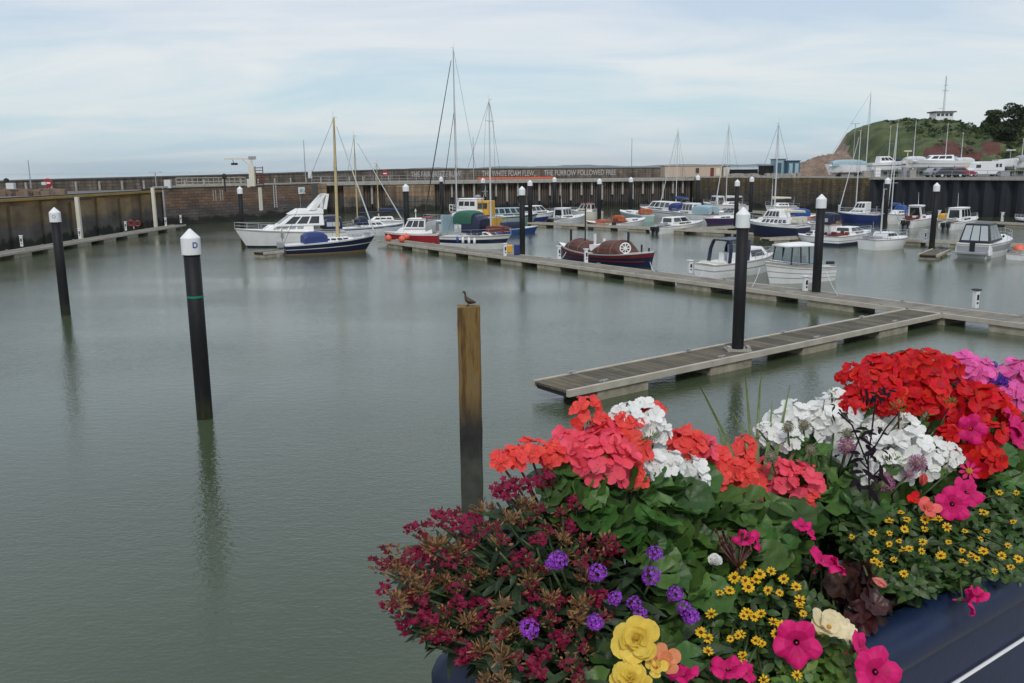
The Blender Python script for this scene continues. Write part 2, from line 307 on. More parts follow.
# ---- left quay (concrete panels with ochre coping)
A0 = G(-75, 262); A1 = G(167, 225.5)
a, Ln, hd = frame2(A0, A1)
t = thing('quay_wall', 'long left quay wall of stained concrete panels under an ochre lichen coping', 'quay wall', a, hd)
box_uv(MB().box((Ln / 2, .9, 1.1), (Ln, 1.0, 6.6)).build('wall_face', 'wall_concrete', t))
mb = MB(); k = 0; x = 1.5
while x < Ln - 2.5:
    mb.box((x + 1.3, .27, 1.35 + .25 * (k % 2)), (2.6, .3, 5.2)); x += 5.4; k += 1
box_uv(mb.build('panel_pilasters', 'wall_concrete', t))
box_uv(MB().box((Ln / 2, .55, 4.52), (Ln + .3, 1.25, .24)).build('coping', 'ochre', t))
box_uv(MB().box((Ln / 2, .7, 4.7), (Ln, .7, .13)).build('kerb_rail', 'black', t))
# ---- masonry quay
B0 = G(167, 225.6); B1 = G(313, 215)
a, Ln, hd = frame2(B0, B1)
t = thing('quay_wall', 'reddish masonry quay wall behind the big white motor cruiser', 'quay wall', a, hd)
box_uv(MB().box((Ln / 2, 1, 1.4), (Ln, 2.0, 7.0)).build('wall_face', 'wall_masonry', t))
box_uv(MB().box((Ln / 2, 1, 5.02), (Ln + .2, 2.2, .22)).build('coping', 'concrete', t))
mb = MB()
for xx in (.29, .305, .335, .35): mb.box((Ln * xx, -.05, 3.7), (.12, .1, 1.5))
mb.build('rubbing_timbers', 'concrete', t)
mb = MB()
for i in (0, 1): mb.box((Ln * .70 + i * .5, -.12, 3.2), (.08, .1, 3.4))
for i in range(11): mb.box((Ln * .70 + .25, -.12, 1.7 + i * .3), (.45, .05, .05))
mb.build('ladder', 'alu', t)
# ---- timber pier
C0 = G(313, 213); C1 = G(692, 205)
a, Ln, hd = frame2(C0, C1)
t = thing('timber_pier', 'long dark timber pier of vertical piles across the back of the harbour', 'pier', a, hd)
mb = MB(); uvs = []; x = 0; u = 0; st = .42; k = 0; zc = 4.4
split = Ln * .215
prof = []
while x < Ln - st:
    prof += [(x, .0), (x + st * .55, .0), (x + st * .6, .28), (x + st * .95, .28)]; x += st
for (p, q) in zip(prof[:-1], prof[1:]): u = wall_seg(mb, uvs, (p[0], p[1] + .35), (q[0], q[1] + .35), -2, zc, u)
with_uv(mb, uvs, 'pile_wall', 'wall_pier', t)
box_uv(MB().box((split / 2 - .6, .25, 1.2), (3.2, 1.5, 6.4)).box((split + 1.5, .2, 1.2), (8.5, 1.6, 6.4)).box((1.2, -.1, 1.2), (2.4, 2.0, 7.2)).build('block_pier', 'wall_blocks', t))
box_uv(MB().box((Ln / 2, 1.5, 4.75), (Ln, 4.4, .5)).build('deck_beam', 'concrete', t))
npost = 33
for i in range(npost):
    xx = 4 + (Ln - 6) * i / (npost - 1)
    if split - 3 < xx < split + 6: continue
    MB().box((xx, -.02, 3.35 if i % 3 else 2.9), (.3, .3, 2.3 if i % 3 else 3.2)).build('fender_pile', 'concrete', t)
mb = MB(); 
for zz in (5.5, 6.0): mb.box((Ln * .18, -.4, zz), (Ln * .36, .06, .06))
for i in range(18): mb.box((i * Ln * .36 / 17, -.4, 5.5), (.07, .07, 1.05))
mb.build('railing', 'grey', t)
# ---- stone quay
D0 = G(692, 205); D1 = G(868, 211.5)
a, Ln, hd = frame2(D0, D1)
t = thing('quay_wall', 'dark brown rubble stone quay wall left of the sheet piling', 'quay wall', a, hd)
box_uv(MB().box((Ln / 2, 1, 1.5), (Ln, 2.0, 7.0)).build('wall_face', 'wall_stone', t))
mb = MB()
x = 0
while x < Ln:
    w_ = U(1.2, 2.6); mb.box((x + w_ / 2, 1, 5.1 + U(-.03, .05)), (w_ - .04, 2.1, .24)); x += w_
mb.build('coping', 'concrete', t)
# ---- sheet piling
E0 = G(868, 211.8); E1 = G(1024, 218.2); E1 = E0 + (E1 - E0) * 2.2
a, Ln, hd = frame2(E0, E1)
t = thing('sheet_pile_wall', 'blue black corrugated steel sheet pile wall below the boat park', 'quay wall', a, hd)
mb = MB(); uvs = []; x = 0; u = 0; prof = []
while x < Ln:
    prof += [(x, .0), (x + .75, .0), (x + 1.1, .6), (x + 1.85, .6)]; x += 2.2
for (p, q) in zip(prof[:-1], prof[1:]): u = wall_seg(mb, uvs, p, q, -2, 4.85, u)
with_uv(mb, uvs, 'pile_face', 'sheet_pile', t)
MB().box((Ln / 2, .7, 4.97), (Ln, 1.9, .3)).build('capping_beam', 'concrete', t)
mb = MB()
for i in range(int(Ln / 2.5)): mb.tube((i * 2.5, .5, 5.1), (i * 2.5, .5, 6.1), .035)
for zz in (5.6, 6.08): mb.tube((0, .5, zz), (Ln, .5, zz), .025)
mb.build('railing', 'grey', t)
# ---- ground behind the walls
def slab(name, pts, z0, z1, m):
    n = len(pts); mb = MB(); mb.v = [(p[0], p[1], z0) for p in pts] + [(p[0], p[1], z1) for p in pts]
    mb.f = [tuple(range(n - 1, -1, -1)), tuple(range(n, 2 * n))] + [(i, (i + 1) % n, n + (i + 1) % n, n + i) for i in range(n)]
    return struct(mb.build(name, m))
BW = [PD(-90, 186, 112), PD(25, 181, 122), PD(240, 175.2, 148), PD(400, 169.8, 178), PD(692, 168, 184)]
def off(p, d): return (p[0], p[1] + d, 0)
def nudge(p, q, d):                     # shift a wall line sideways (away from the water)
    v = Vector((q[0] - p[0], q[1] - p[1], 0)).normalized(); n = Vector((-v.y, v.x, 0)); return Vector((p[0], p[1], 0)) + n * d
slab('quay_ground', [nudge(A0, A1, 1.3), nudge(A0, A1, 1.3) + (A1 - A0), off(BW[2], 2), off(BW[1], 2), off(BW[0], 2)], -3, 4.45, 'asphalt')
slab('quay_ground', [nudge(B0, B1, 1.9), nudge(B0, B1, 1.9) + (B1 - B0), off(BW[3], 2), off(BW[2], 2)], -3, 4.92, 'asphalt')
slab('quay_ground', [nudge(C0, C1, 1.0), nudge(C0, C1, 1.0) + (C1 - C0), off(BW[4], 2), off(BW[3], 2)], -3, 4.93, 'asphalt')
slab('boat_park_ground', [nudge(D0, D1, 1.9), nudge(D0, D1, 1.9) + (D1 - D0), nudge(E0, E1, 1.5), nudge(E0, E1, 1.5) + (E1 - E0), (330, 300, 0), (60, 320, 0), (off(BW[4], 0)[0] - 2, 188, 0)], -3, 5.0, 'asphalt')
# ---- breakwater wall with the painted verse
t = thing('breakwater_wall', 'long low breakwater wall with a painted line of verse along the skyline', 'wall', (0, 0, 0))
mb = MB(); uvs = []; u = 0
for p, q in zip(BW[:-1], BW[1:]):
    p = Vector(p); q = Vector(q); d = (q - p); d.z = 0; nrm = Vector((-d.y, d.x, 0)).normalized() * 1.2
    o = len(mb.v); zb = 3.0; L_ = d.length
    vs = [Vector((p.x, p.y, zb)), Vector((q.x, q.y, zb)), q.copy(), p.copy(), Vector((p.x, p.y, zb)) + nrm, Vector((q.x, q.y, zb)) + nrm, q + nrm, p + nrm]
    mb.v += [tuple(v) for v in vs]
    for f, uv in (((0, 1, 2, 3), [(u, zb), (u + L_, zb), (u + L_, q.z), (u, p.z)]), ((3, 2, 6, 7), [(u, p.z), (u + L_, q.z), (u + L_, q.z + 1), (u, p.z + 1)]), ((5, 4, 7, 6), [(u + L_, zb), (u, zb), (u, p.z), (u + L_, q.z)])):
        mb.f.append(tuple(o + i for i in f)); uvs += uv
    u += L_
with_uv(mb, uvs, 'wall_face', 'breakwater_stone', t)
mb = MB()
for p, q in zip(BW[:-1], BW[1:]):
    p = Vector(p); q = Vector(q); d = (q - p).normalized(); n = Vector((-d.y, d.x, 0)).normalized()
    a_ = p - n * .12; b_ = q - n * .12; c_ = q + n * 1.3; e_ = p + n * 1.3; dz = Vector((0, 0, .2))
    mb.hexa([a_, b_, c_, e_], [a_ + dz, b_ + dz, c_ + dz, e_ + dz])
mb.build('coping', 'black' if False else 'asphalt', t)
mb = MB()
for p, q in zip(BW[1:3], BW[2:4]):
    p = Vector(p); q = Vector(q); d = (q - p); n = Vector((-d.y, d.x, 0)).normalized()
    m_ = int(d.length / 3.2)
    for i in range(m_):
        c = p + d * (i / m_) - n * .15; mb.box((c.x, c.y, 5.0), (.25, .25, 1.5))
mb.build('timber_posts', 'concrete', t)
p3, p4 = Vector(BW[3]), Vector(BW[4]); dirw = (p4 - p3); hdw = math.atan2(dirw.y, dirw.x); nw = Vector((math.sin(hdw), -math.cos(hdw), 0))
def on_bw(px):
    # where the sight line through column px meets the wall line
    d = ray(px, 172); 
    den = d.x * dirw.y - d.y * dirw.x; s = (p3.x * dirw.y - p3.y * dirw.x) / den; return Vector((d.x * s, d.y * s, 0))
for (txt, xa, xb) in (('THE FAIR BREEZE BLEW,', 411, 462), ('THE WHITE FOAM FLEW,', 482, 535), ('THE FURROW FOLLOWED FREE', 544, 616)):
    pa = on_bw(xa); pb = on_bw(xb); c = (pa + pb) / 2 + nw * .03; W_ = (pb - pa).length
    me = text_mesh(txt, 1.55, .01); xs = [v.co.x for v in me.vertices]; sx = W_ / (max(xs) - min(xs))
    for v in me.vertices: v.co.x *= sx
    me.materials.append(MT['letter_white']); o = bpy.data.objects.new('painted_verse', me); COL.objects.link(o); o.parent = t
    o.rotation_euler = (R(90), 0, hdw); o.location = (c.x, c.y, 5.95)
pa = on_bw(476); pb = on_bw(553); c = (pa + pb) / 2 + nw * 2.0
tag(MB().box((0, 0, .16), ((pb - pa).length, .25, .32)).build('barrier_strip', 'orange'), 'long orange red barrier strip on the pier deck under the painted verse', 'barrier')
o = bpy.data.objects['barrier_strip']; o.location = (c.x, c.y, 4.95); o.rotation_euler = (0, 0, hdw)
# ---- hill
crest = [(826, 163), (838, 159), (847, 150), (852, 139), (858, 130), (868, 125), (880, 121.5), (905, 118.5), (930, 119), (950, 119.5), (958, 122), (961, 127), (975, 129), (985, 126), (1000, 122), (1024, 118), (1080, 108), (1200, 92), (1400, 80)]
def lerp_list(lst, x):
    if x <= lst[0][0]: return lst[0][1]
    for (a_, b_), (c_, d_) in zip(lst[:-1], lst[1:]):
        if x <= c_: return b_ + (d_ - b_) * (x - a_) / (c_ - a_)
    return lst[-1][1]
from mathutils import noise as mn
YC = 250.0
def hill_z(X, r):
    """r runs 0 at the foot to 1 at the crest"""
    px = 512 + X / YC * 888
    zc = PD(px, lerp_list(crest, px), YC).z
    s = r ** .8
    z = 4.2 + (zc - 4.2) * s
    z += mn.noise(Vector((X * .11, r * 6, 1))) * 2.2 * min(1, (1 - r) * 3) * min(1, r * 6) + mn.noise(Vector((X * .3, r * 14, 9))) * 1.0 * min(1, .35 + (1 - r) * 3) + mn.noise(Vector((X * .8, r * 30, 5))) * .5
    return z
nx, nr = 230, 46; X0, X1 = 88, 300; mb = MB(); zone = []
for j in range(nr + 8):
    for i in range(nx + 1):
        X = X0 + (X1 - X0) * i / nx; px = 512 + X / YC * 888
        if j <= nr:
            r = j / nr; y0 = 188 + 12 * math.sin(X * .05); y = y0 + (YC - y0) * r; Xw = X * (.78 + .22 * r)**.5; z = hill_z(X, r)
            py = 0
        else:
            k = (j - nr) / 8; y = YC + 60 * k; Xw = X * y / YC * .97; z = hill_z(X, 1) - 12 * k * k - 1.0 * k
        mb.v.append((Xw, y, z))
        # bare patches: red earth and pale cliff
        u_ = 512 + Xw / y * 888; v_ = 163 + (7 - z) / y * 870
        red = 0.0
        if 925 < u_ < 982 and v_ > 140 + abs(u_ - 948) * .32 and v_ < 168: red = .8
        if 982 < u_ < 1002 and 141 < v_ < 156: red = .6
        cl_ = .9 if u_ < 846 + max(0, (v_ - 135)) * .25 else 0
        if 930 < u_ < 945 and 160 < v_: red = .7
        zone.append((red, cl_, 0, 1))
for j in range(nr + 7):
    for i in range(nx):
        q = j * (nx + 1) + i; mb.f.append((q, q + 1, q + nx + 2, q + nx + 1))
ho = struct(mb.build('hill', 'hill', smooth=True))
ca = ho.data.color_attributes.new('Zone', 'FLOAT_COLOR', 'POINT')
for i, c in enumerate(zone): ca.data[i].color = c
# leafy scrub on the hill: clumps of small faces
for key, c in (('leaf_dark', (.022, .04, .013)), ('leaf_mid', (.045, .075, .02)), ('leaf_olive', (.09, .105, .03))):
    MT[key] = mat(key, c, .8, island=.5, trans=.15)
def clump(mb, c, rx, rz, n, s):
    for _ in range(n):
        th = U(0, 2 * math.pi); ph = math.acos(U(-.3, 1)); q = U(.55, 1.0) ** .6
        p = Vector((c[0] + rx * q * math.sin(ph) * math.cos(th), c[1] + rx * q * math.sin(ph) * math.sin(th), c[2] + rz * q * math.cos(ph)))
        a_ = Vector((U(-1, 1), U(-1, 1), U(-.6, .6))).normalized() * s * U(.5, 1.2); b_ = Vector((U(-1, 1), U(-1, 1), U(-1, 1))).normalized() * s * U(.4, 1)
        mb.add([p - a_, p + b_, p + a_, p - b_], [(0, 1, 2, 3)])
for key in ('leaf_dark', 'leaf_mid', 'leaf_olive'):
    mb = MB()
    for _ in range(760 if key != 'leaf_olive' else 420):
        X = U(105, 235); r = U(.04, 1.0)
        y0 = 188 + 12 * math.sin(X * .05); y = y0 + (YC - y0) * r; Xw = X * (.78 + .22 * r) ** .5; z = hill_z(X, r)
        u_ = 512 + Xw / y * 888; v_ = 163 + (7 - z) / y * 870
        if u_ < 866 or (925 < u_ < 1002 and 139 < v_ < 162 and rnd() < .85): continue
        if u_ < 955 and rnd() < .55 and .2 < r < .85: continue
        big = 1.0 if r < .93 else .5
        clump(mb, (Xw, y, z), U(.5, 1.6) * big, U(.3, .85) * big, 34, .32)
    if mb.v: struct(mb.build('hillside_scrub', key), 'stuff')
def tree(px, py_top, dist, wid, ht, label, key='leaf_dark'):
    top = PD(px, py_top, dist); base = Vector((top.x, dist, top.z - ht))
    t = thing('tree', label, 'tree', base, 0, 'trees on the hilltop')
    tb = MB().tube((0, 0, -1), (0, 0, ht * .6), ht * .05, ht * .025); 
    for k in range(6):
        a_ = k * 1.05 + U(0, .5); tb.tube((0, 0, ht * (.25 + .05 * k)), (math.cos(a_) * wid * .32, math.sin(a_) * wid * .32, ht * (.5 + .06 * k)), ht * .02, ht * .008, 6)
    tb.build('trunk', 'bark', t)
    cb_ = MB()
    for k in range(16):
        a_ = U(0, 6.28); q = U(0, .36) * wid; h_ = U(.3, .86) * ht; q *= (1.25 - h_ / ht)
        clump(cb_, (math.cos(a_) * q, math.sin(a_) * q, h_), U(.13, .24) * wid, U(.1, .15) * ht, 210, .34)
    cb_.build('crown', key, t)
tree(1014, 97.5, 236, 12, 14, 'tallest dark tree on the hilltop at the right edge of the picture')
tree(994, 108, 232, 9, 9.5, 'dark bushy tree just left of the tallest hilltop tree', 'leaf_mid')
tree(1034, 101, 240, 11, 12, 'dark hilltop tree cut off by the right edge of the picture')
tree(976, 127, 228, 8, 5, 'low rounded green tree on the hill right of the lookout building', 'leaf_mid')
tree(1006, 126, 222, 9, 6, 'low dark tree below the tallest hilltop tree')
# mound of rubble at the left foot of the hill
mb = MB(); rows = []
for i in range(25):
    px = 793 + (852 - 793) * i / 24; yt = lerp_list([(793, 170), (800, 164), (815, 157), (830, 154), (845, 152), (852, 158)], px)
    row = []
    for j in range(10):
        q = j / 9; zt = PD(px, yt, 186).z; z = 5 + (zt - 5) * math.sin(min(1, q * 1.1) * math.pi / 2) + mn.noise(Vector((px * .3, q * 5, 0))) * .7 * (q > 0)
        d = 172 + 14 * q; v = PD(px, 165, d); row.append(Vector((v.x, d, z)))
    row.append(Vector((row[-1].x, 200, 4.8)))
    rows.append(row)
struct(mb.rings(rows, False, False).build('rubble_mound', mat('rubble', (.2, .14, .1), .95, var=.5, vscale=.6, bump=.8, bscale=2), smooth=False))
# ---- lookout building and its mast
b0 = PD(931, 119.5, 250); b1 = PD(951, 119.5, 250); W_ = b1.x - b0.x
t = thing('lookout_building', 'small white flat roofed lookout building on the hilltop', 'building', ((b0.x + b1.x) / 2, 250, b0.z - .6))
MB().box((0, 0, 1.2), (W_ * .86, 4, 2.4)).build('wall', 'white_gel', t)
MB().box((0, 0, 2.55), (W_ * 1.08, 4.8, .35)).build('roof', 'asphalt', t)
for i in range(4): MB().box((-W_ * .32 + i * W_ * .21, -2.0, 1.75), (W_ * .15, .1, .7)).build('window', 'glass', t)
mtop = PD(944.5, 76, 252); zb = b0.z + 1.8
t = thing('radio_mast', 'tall thin lattice radio mast beside the hilltop lookout', 'mast', (PD(943, 118, 252).x, 252, zb - 2.4))
h_ = mtop.z - (zb - 2.4); mb = MB()
for k in range(3):
    a_ = k * 2.09; mb.tube((.35 * math.cos(a_), .35 * math.sin(a_), 0), (.08 * math.cos(a_), .08 * math.sin(a_), h_), .05, .03, 5)
for k in range(14): mb.tube((.3, 0, h_ * k / 14), (-.2, .2, h_ * (k + 1) / 14), .025, .025, 4)
mb.build('mast_pole', 'grey', t); MB().tube((-.9, 0, h_ * .68), (.9, 0, h_ * .68), .06).tube((-.6, 0, h_ * .8), (.6, 0, h_ * .8), .05).tube((-1.6, 0, h_*.3), (0, 0, h_ * .3), .05).build('aerial', 'grey', t)
# ---- low buildings and walls on the far quay
mm('shed_blue', (.04, .11, .17), .7, var=.3)
def shed(px0, px1, pt, dist, depth, label, m, zb=5.0, roof='asphalt', wins=()):
    a_ = PD(px0, pt, dist); b_ = PD(px1, pt, dist); W_ = b_.x - a_.x; h_ = a_.z - zb
    t = thing('quayside_building', label, 'building', ((a_.x + b_.x) / 2, dist, zb))
    MB().box((0, depth / 2, h_ / 2), (W_, depth, h_)).build('wall', m, t)
    MB().box((0, depth / 2, h_ + .06), (W_ + .3, depth + .3, .12)).build('roof', roof, t)
    for (u0, u1, v0, v1, nm, mk) in wins:
        MB().box((W_ * ((u0 + u1) / 2 - .5), -.02, h_ * (v0 + v1) / 2), (W_ * (u1 - u0), .12, h_ * (v1 - v0))).build(nm, mk, t)
    return t
shed(665, 722, 166, 172, 5, 'long low pinkish beige building on the far quay', 'beige', roof='beige', wins=[(.54, .6, .35, .8, 'window', 'glass'), (.8, .86, 0, .8, 'door', 'darkred'), (.9, .97, .1, .75, 'door', 'cream_gel'), (.3, .32, .1, .9, 'pipe', 'concrete')])
shed(724, 729, 166.5, 171, 3, 'small cream kiosk at the end of the low beige building', 'cream_gel', wins=[(.3, .8, 0, .8, 'door', 'beige')])
shed(731, 758, 170, 178, 1.2, 'dark stone parapet between the beige building and the blue sheds', 'wall_stone')
shed(777, 786, 159.5, 168, 4, 'left blue grey shipping shed on the far quay', 'lightblue', wins=[(.1, .5, .2, .8, 'door', 'shed_blue')])
shed(788, 800, 161, 166, 4, 'right dark blue shed with pale doors beside the rubble mound', 'shed_blue', wins=[(.1, .4, .2, .85, 'door', 'lightblue'), (.6, .9, .2, .85, 'door', 'lightblue')])
shed(763, 775, 166, 170, 3, 'low brown stone hut left of the blue sheds', 'wall_stone', wins=[(.3, .5, 0, .7, 'door', 'black')])
struct(MB().build('x', 'black')) if False else None
mb = MB()
for _ in range(60):
    px = U(728, 800); d = U(160, 172); p = PD(px, 174, d); s_ = U(.2, .8); mb.box((p.x, d, 5 + s_ * .4), (s_ * 1.6, s_, s_), U(0, 3))
struct(mb.build('quay_rubble', 'concrete'), 'stuff')
mb = MB()
for _ in range(130):
    px = U(-10, 62); d = U(100, 116); p = PD(px, 190, d); s_ = U(.25, .7); mb.box((p.x, d, 4.45 + s_ * .5), (s_ * 1.5, s_, s_), U(0, 3))
struct(mb.build('stacked_rubble', bpy.data.materials['rubble']), 'stuff')
# distant coast
mb = MB(); rows = []
for i in range(60):
    px = 380 + i * 8.5; x = (px - 512) / 870 * 14000; h_ = .75 * max(2, 50 + 50 * mn.noise(Vector((i * .15, 0, 0))) + 30 * mn.noise(Vector((i * .5, 3, 0)))) * min(1, i / 8, (59 - i) / 8)
    rows.append([(x, 14000, -1), (x, 14400, h_), (x, 15500, -1)])
struct(mb.rings(rows, False, False).build('distant_coast', mat('coast', (.05, .07, .05), .9), smooth=True))

# haze: one even body of sea air round the whole scene
hz = bpy.data.materials.new('haze_air'); hz.use_nodes = True; nn = hz.node_tree.nodes; nn.remove(nn['Principled BSDF'])
pv = nn.new('ShaderNodeVolumePrincipled'); pv.inputs['Density'].default_value = 4e-5; pv.inputs['Color'].default_value = (.9, .98, 1, 1); pv.inputs['Anisotropy'].default_value = .2
hz.node_tree.links.new(pv.outputs[0], nn['Material Output'].inputs['Volume']); MT['haze_air'] = hz
struct(MB().box((0, 9000, 85), (32400, 18700, 180)).build('haze', 'haze_air'), 'stuff')
# ------------------------------------------------------------------ mooring piles
def pile(base, label, name_='mooring_pile', ztop=5.45, r=.225, letter=None, ltone='letter_blue', band=False, faceang=0, plate=False):
    t = thing(name_, label, 'pile', (base.x, base.y, 0), 0, 'black mooring piles with white caps')
    prof = [(r * .96, -3), (r, 0), (r * 1.0, 2.2), (r * .99, ztop - .6)]
    MB().lathe(prof, n=24).build('shaft', 'pile_black', t, True)
    c = r * 1.17
    soften(MB().lathe([(c, ztop - .72), (c, ztop - .26), (c * .95, ztop - .235), (c * .12, ztop - .01), (.02, ztop)], n=24).build('cap', 'cap_white', t, False), .01)
    if band: MB().lathe([(r * 1.012, ztop - 1.93), (r * 1.012, ztop - 1.87)], n=24).build('band', 'band_green', t)
    if letter:
        me = text_mesh(letter, .22, .005); me.materials.append(MT[ltone])
        for v in me.vertices:
            a = v.co.x / (c + .01) ; rr = c + .006 + v.co.z
            v.co = Vector((rr * math.sin(a), -rr * math.cos(a), v.co.y))
        o = bpy.data.objects.new('letter', me); COL.objects.link(o); o.parent = t; o.location = (0, 0, ztop - .45); o.rotation_euler = (0, 0, faceang)
    if plate:
        MB().box((0, 0, .53), (.86, .62, .06)).box((-.34, -.1, .6), (.12, .3, .12)).box((.34, -.1, .6), (.12, .3, .12)).box((0, -.3, .44), (.86, .06, .18)).build('guide_bracket', 'concrete', t)
    return t
def pile_mat():
    m = mat('pile_black', (.01, .01, .011), .6, spec=.25); N, L, b = nod(m); tc = N.new('ShaderNodeTexCoord'); sep = N.new('ShaderNodeSeparateXYZ'); L.new(tc.outputs['Object'], sep.inputs[0])
    mp = N.new('ShaderNodeMapping'); mp.inputs['Scale'].default_value = (5, 5, 1.2); L.new(tc.outputs['Object'], mp.inputs[0])
    n = N.new('ShaderNodeTexNoise'); n.inputs['Scale'].default_value = 1.5; n.inputs['Detail'].default_value = 8; n.inputs['Roughness'].default_value = .75; L.new(mp.outputs[0], n.inputs['Vector'])
    sc = ramp(N, [(.35, (.007, .007, .008)), (.62, (.013, .013, .014)), (.76, (.035, .035, .036))]); L.new(n.outputs['Fac'], sc.inputs[0])
    wd = ramp(N, [(.35, (.012, .014, .007)), (.7, (.035, .038, .018))]); L.new(n.outputs['Fac'], wd.inputs[0])
    a = N.new('ShaderNodeMath'); a.operation = 'MULTIPLY_ADD'; a.inputs[1].default_value = -.9; L.new(n.outputs['Fac'], a.inputs[0]); L.new(sep.outputs[2], a.inputs[2])
    q = N.new('ShaderNodeMapRange'); q.inputs[1].default_value = -.1; q.inputs[2].default_value = .25; L.new(a.outputs[0], q.inputs[0])
    mx = N.new('ShaderNodeMixRGB'); L.new(q.outputs[0], mx.inputs[0]); L.new(wd.outputs[0], mx.inputs[1]); L.new(sc.outputs[0], mx.inputs[2]); L.new(mx.outputs[0], b.inputs['Base Color'])
    bp = N.new('ShaderNodeBump'); bp.inputs['Distance'].default_value = .01; bp.inputs['Strength'].default_value = .5; L.new(n.outputs['Fac'], bp.inputs['Height']); L.new(bp.outputs[0], b.inputs['Normal']); MT['pile_black'] = m
pile_mat()
pile(G(66, 315), 'black pile with white cap standing alone in the water at the far left', letter='O', ltone='grey', ztop=5.35, faceang=R(14))
pile(G(205, 418), 'black pile lettered D with a thin green band, in open water', letter='D', band=True, faceang=R(44), ztop=5.45)
pile(G(737, 363.5), 'thick black pile at the near edge of the wooden finger pontoon', plate=True, letter='C', ltone='grey', faceang=R(62), ztop=5.6, r=.21)
pile(G(815.5, 301), 'black pile beside the small white pilothouse boat', ztop=5.55)
pile(G(407.5, 241), 'black pile in front of the red hulled cabin boat', ztop=5.6, r=.28)
pile(G(522.5, 256), 'black pile on the main pontoon at the bow of the canopied yacht', ztop=5.6)
pile(G(931.5, 249), 'black pile left of the sports cruiser with the black canopy', ztop=5.5)
pile(G(243.5, 243.5), 'black pile behind the bow of the big white motor cruiser', ztop=5.55)
for px, pt, lab in ((441, 176.5, 'far black pile left of the tallest yacht mast'), (483, 178, 'far black pile behind the yellow workboat'),
                    (530, 180, 'far black pile just right of the canopied yacht pile'), (554.5, 177, 'far black pile behind the white boat with an outboard, against the timber pier'),
                    (599.5, 178.5, 'far black pile above the red topped cruiser and orange gear'), (631, 177, 'far black pile just left of the wide navy striped cruiser'),
                    (698, 175, 'far black pile above the light blue canopy boat'), (737.5, 179.5, 'far black pile directly above the thick pile cap'),
                    (752, 176.5, 'far black pile left of the navy ketch masts'), (888, 177.5, 'far black pile against the sheet piling behind the small blue cover yacht')):
    hz = 168.3 - .01 * (px - 512); dist = 1.5 * 870 / (pt - hz); dist = min(dist, 128)
    p = PD(px, pt, dist); pile(p, lab, ztop=min(6.2, p.z), r=.24 if dist < 100 else .27)
# old timber post with the duck
pb = PD(468.5, 306, 13.0); t = tag(MB().build('x', 'black'), 'a', 'b') if False else None
po = MB().box((0, 0, 1.0), (.35, .32, pb.z * 2 - 2 + 0)).build('timber_post', 'old_post')
# rebuild with subdivided, slightly irregular faces
bpy.data.objects.remove(po)
mb = MB(); rows = []
for k in range(30):
    z = -3 + (pb.z + 3) * k / 29; j = lambda: U(-.006, .006)
    hw, hd_ = .172, .16; bev = .02
    pts = [(-hw + bev, -hd_), (hw - bev, -hd_), (hw, -hd_ + bev), (hw, hd_ - bev), (hw - bev, hd_), (-hw + bev, hd_), (-hw, hd_ - bev), (-hw, -hd_ + bev)]
    rows.append([(a + j(), b + j(), z + (U(-.012, .012) if k == 29 else 0)) for a, b in pts])
po = mb.rings(rows).build('timber_post', 'old_post'); po.location = (pb.x, pb.y, 0); po.rotation_euler = (0, 0, R(4))
tag(po, 'square weathered ochre timber post with a duck standing on top', 'post')
def duck(loc, rz):
    path = [((-.1, 0, .052), .004, .01), ((-.08, 0, .056), .016, .018), ((-.045, 0, .06), .032, .032), ((-.008, 0, .07), .04, .04), ((.02, 0, .092), .032, .033),
            ((.036, 0, .12), .018, .019), ((.041, 0, .15), .012, .012), ((.043, 0, .175), .0125, .0135), ((.049, 0, .192), .0165, .0165), ((.062, 0, .197), .0155, .0145), ((.076, 0, .193), .0075, .006), ((.096, 0, .188), .008, .0025)]
    pts = [Vector(p[0]) for p in path]; rs = []
    for i, (p, rw, rh) in enumerate(path):
        d = (pts[min(i + 1, len(pts) - 1)] - pts[max(i - 1, 0)]).normalized(); s = Vector((0, 1, 0)); u = s.cross(d).normalized() * -1
        rs.append([tuple(Vector(p) + s * rw * math.cos(a) + u * rh * math.sin(a)) for a in [k * math.pi / 6 for k in range(12)]])
    t = thing('duck', 'small brown duck standing upright on top of the timber post', 'duck', loc, rz)
    b = MB().rings(rs)
    for s in (-1, 1):
        b.tube((0, s * .014, .03), (.004, s * .016, .003), .005, .0035, 6); b.tube((0, s * .016, .003), (.022, s * .02, .002), .003, .005, 6)
    o = b.build('body', 'duck_brown', t, True)
    for s in (-1, 1):
        MB().rings([[(x, s * (y + .0), z) for x, y, z in r] for r in ([(.018, .03, .105), (.018, .036, .08), (.018, .026, .09)], [(-.02, .034, .09), (-.02, .043, .062), (-.02, .032, .072)], [(-.085, .012, .066), (-.085, .016, .052), (-.085, .008, .056)])]).build('wing', 'duck_wing', t, True)
    MB().tube((.074, 0, .194), (.098, 0, .188), .0085, .006, 8).build('beak', 'ochre', t)
    return t
mm('duck_brown', (.06, .035, .022), .8, var=.5, vscale=60); mm('duck_wing', (.13, .075, .06), .8, var=.4, vscale=70)
duck((pb.x - .0, pb.y - .02, pb.z), R(172)).scale = (1.12, 1.12, 1.12)
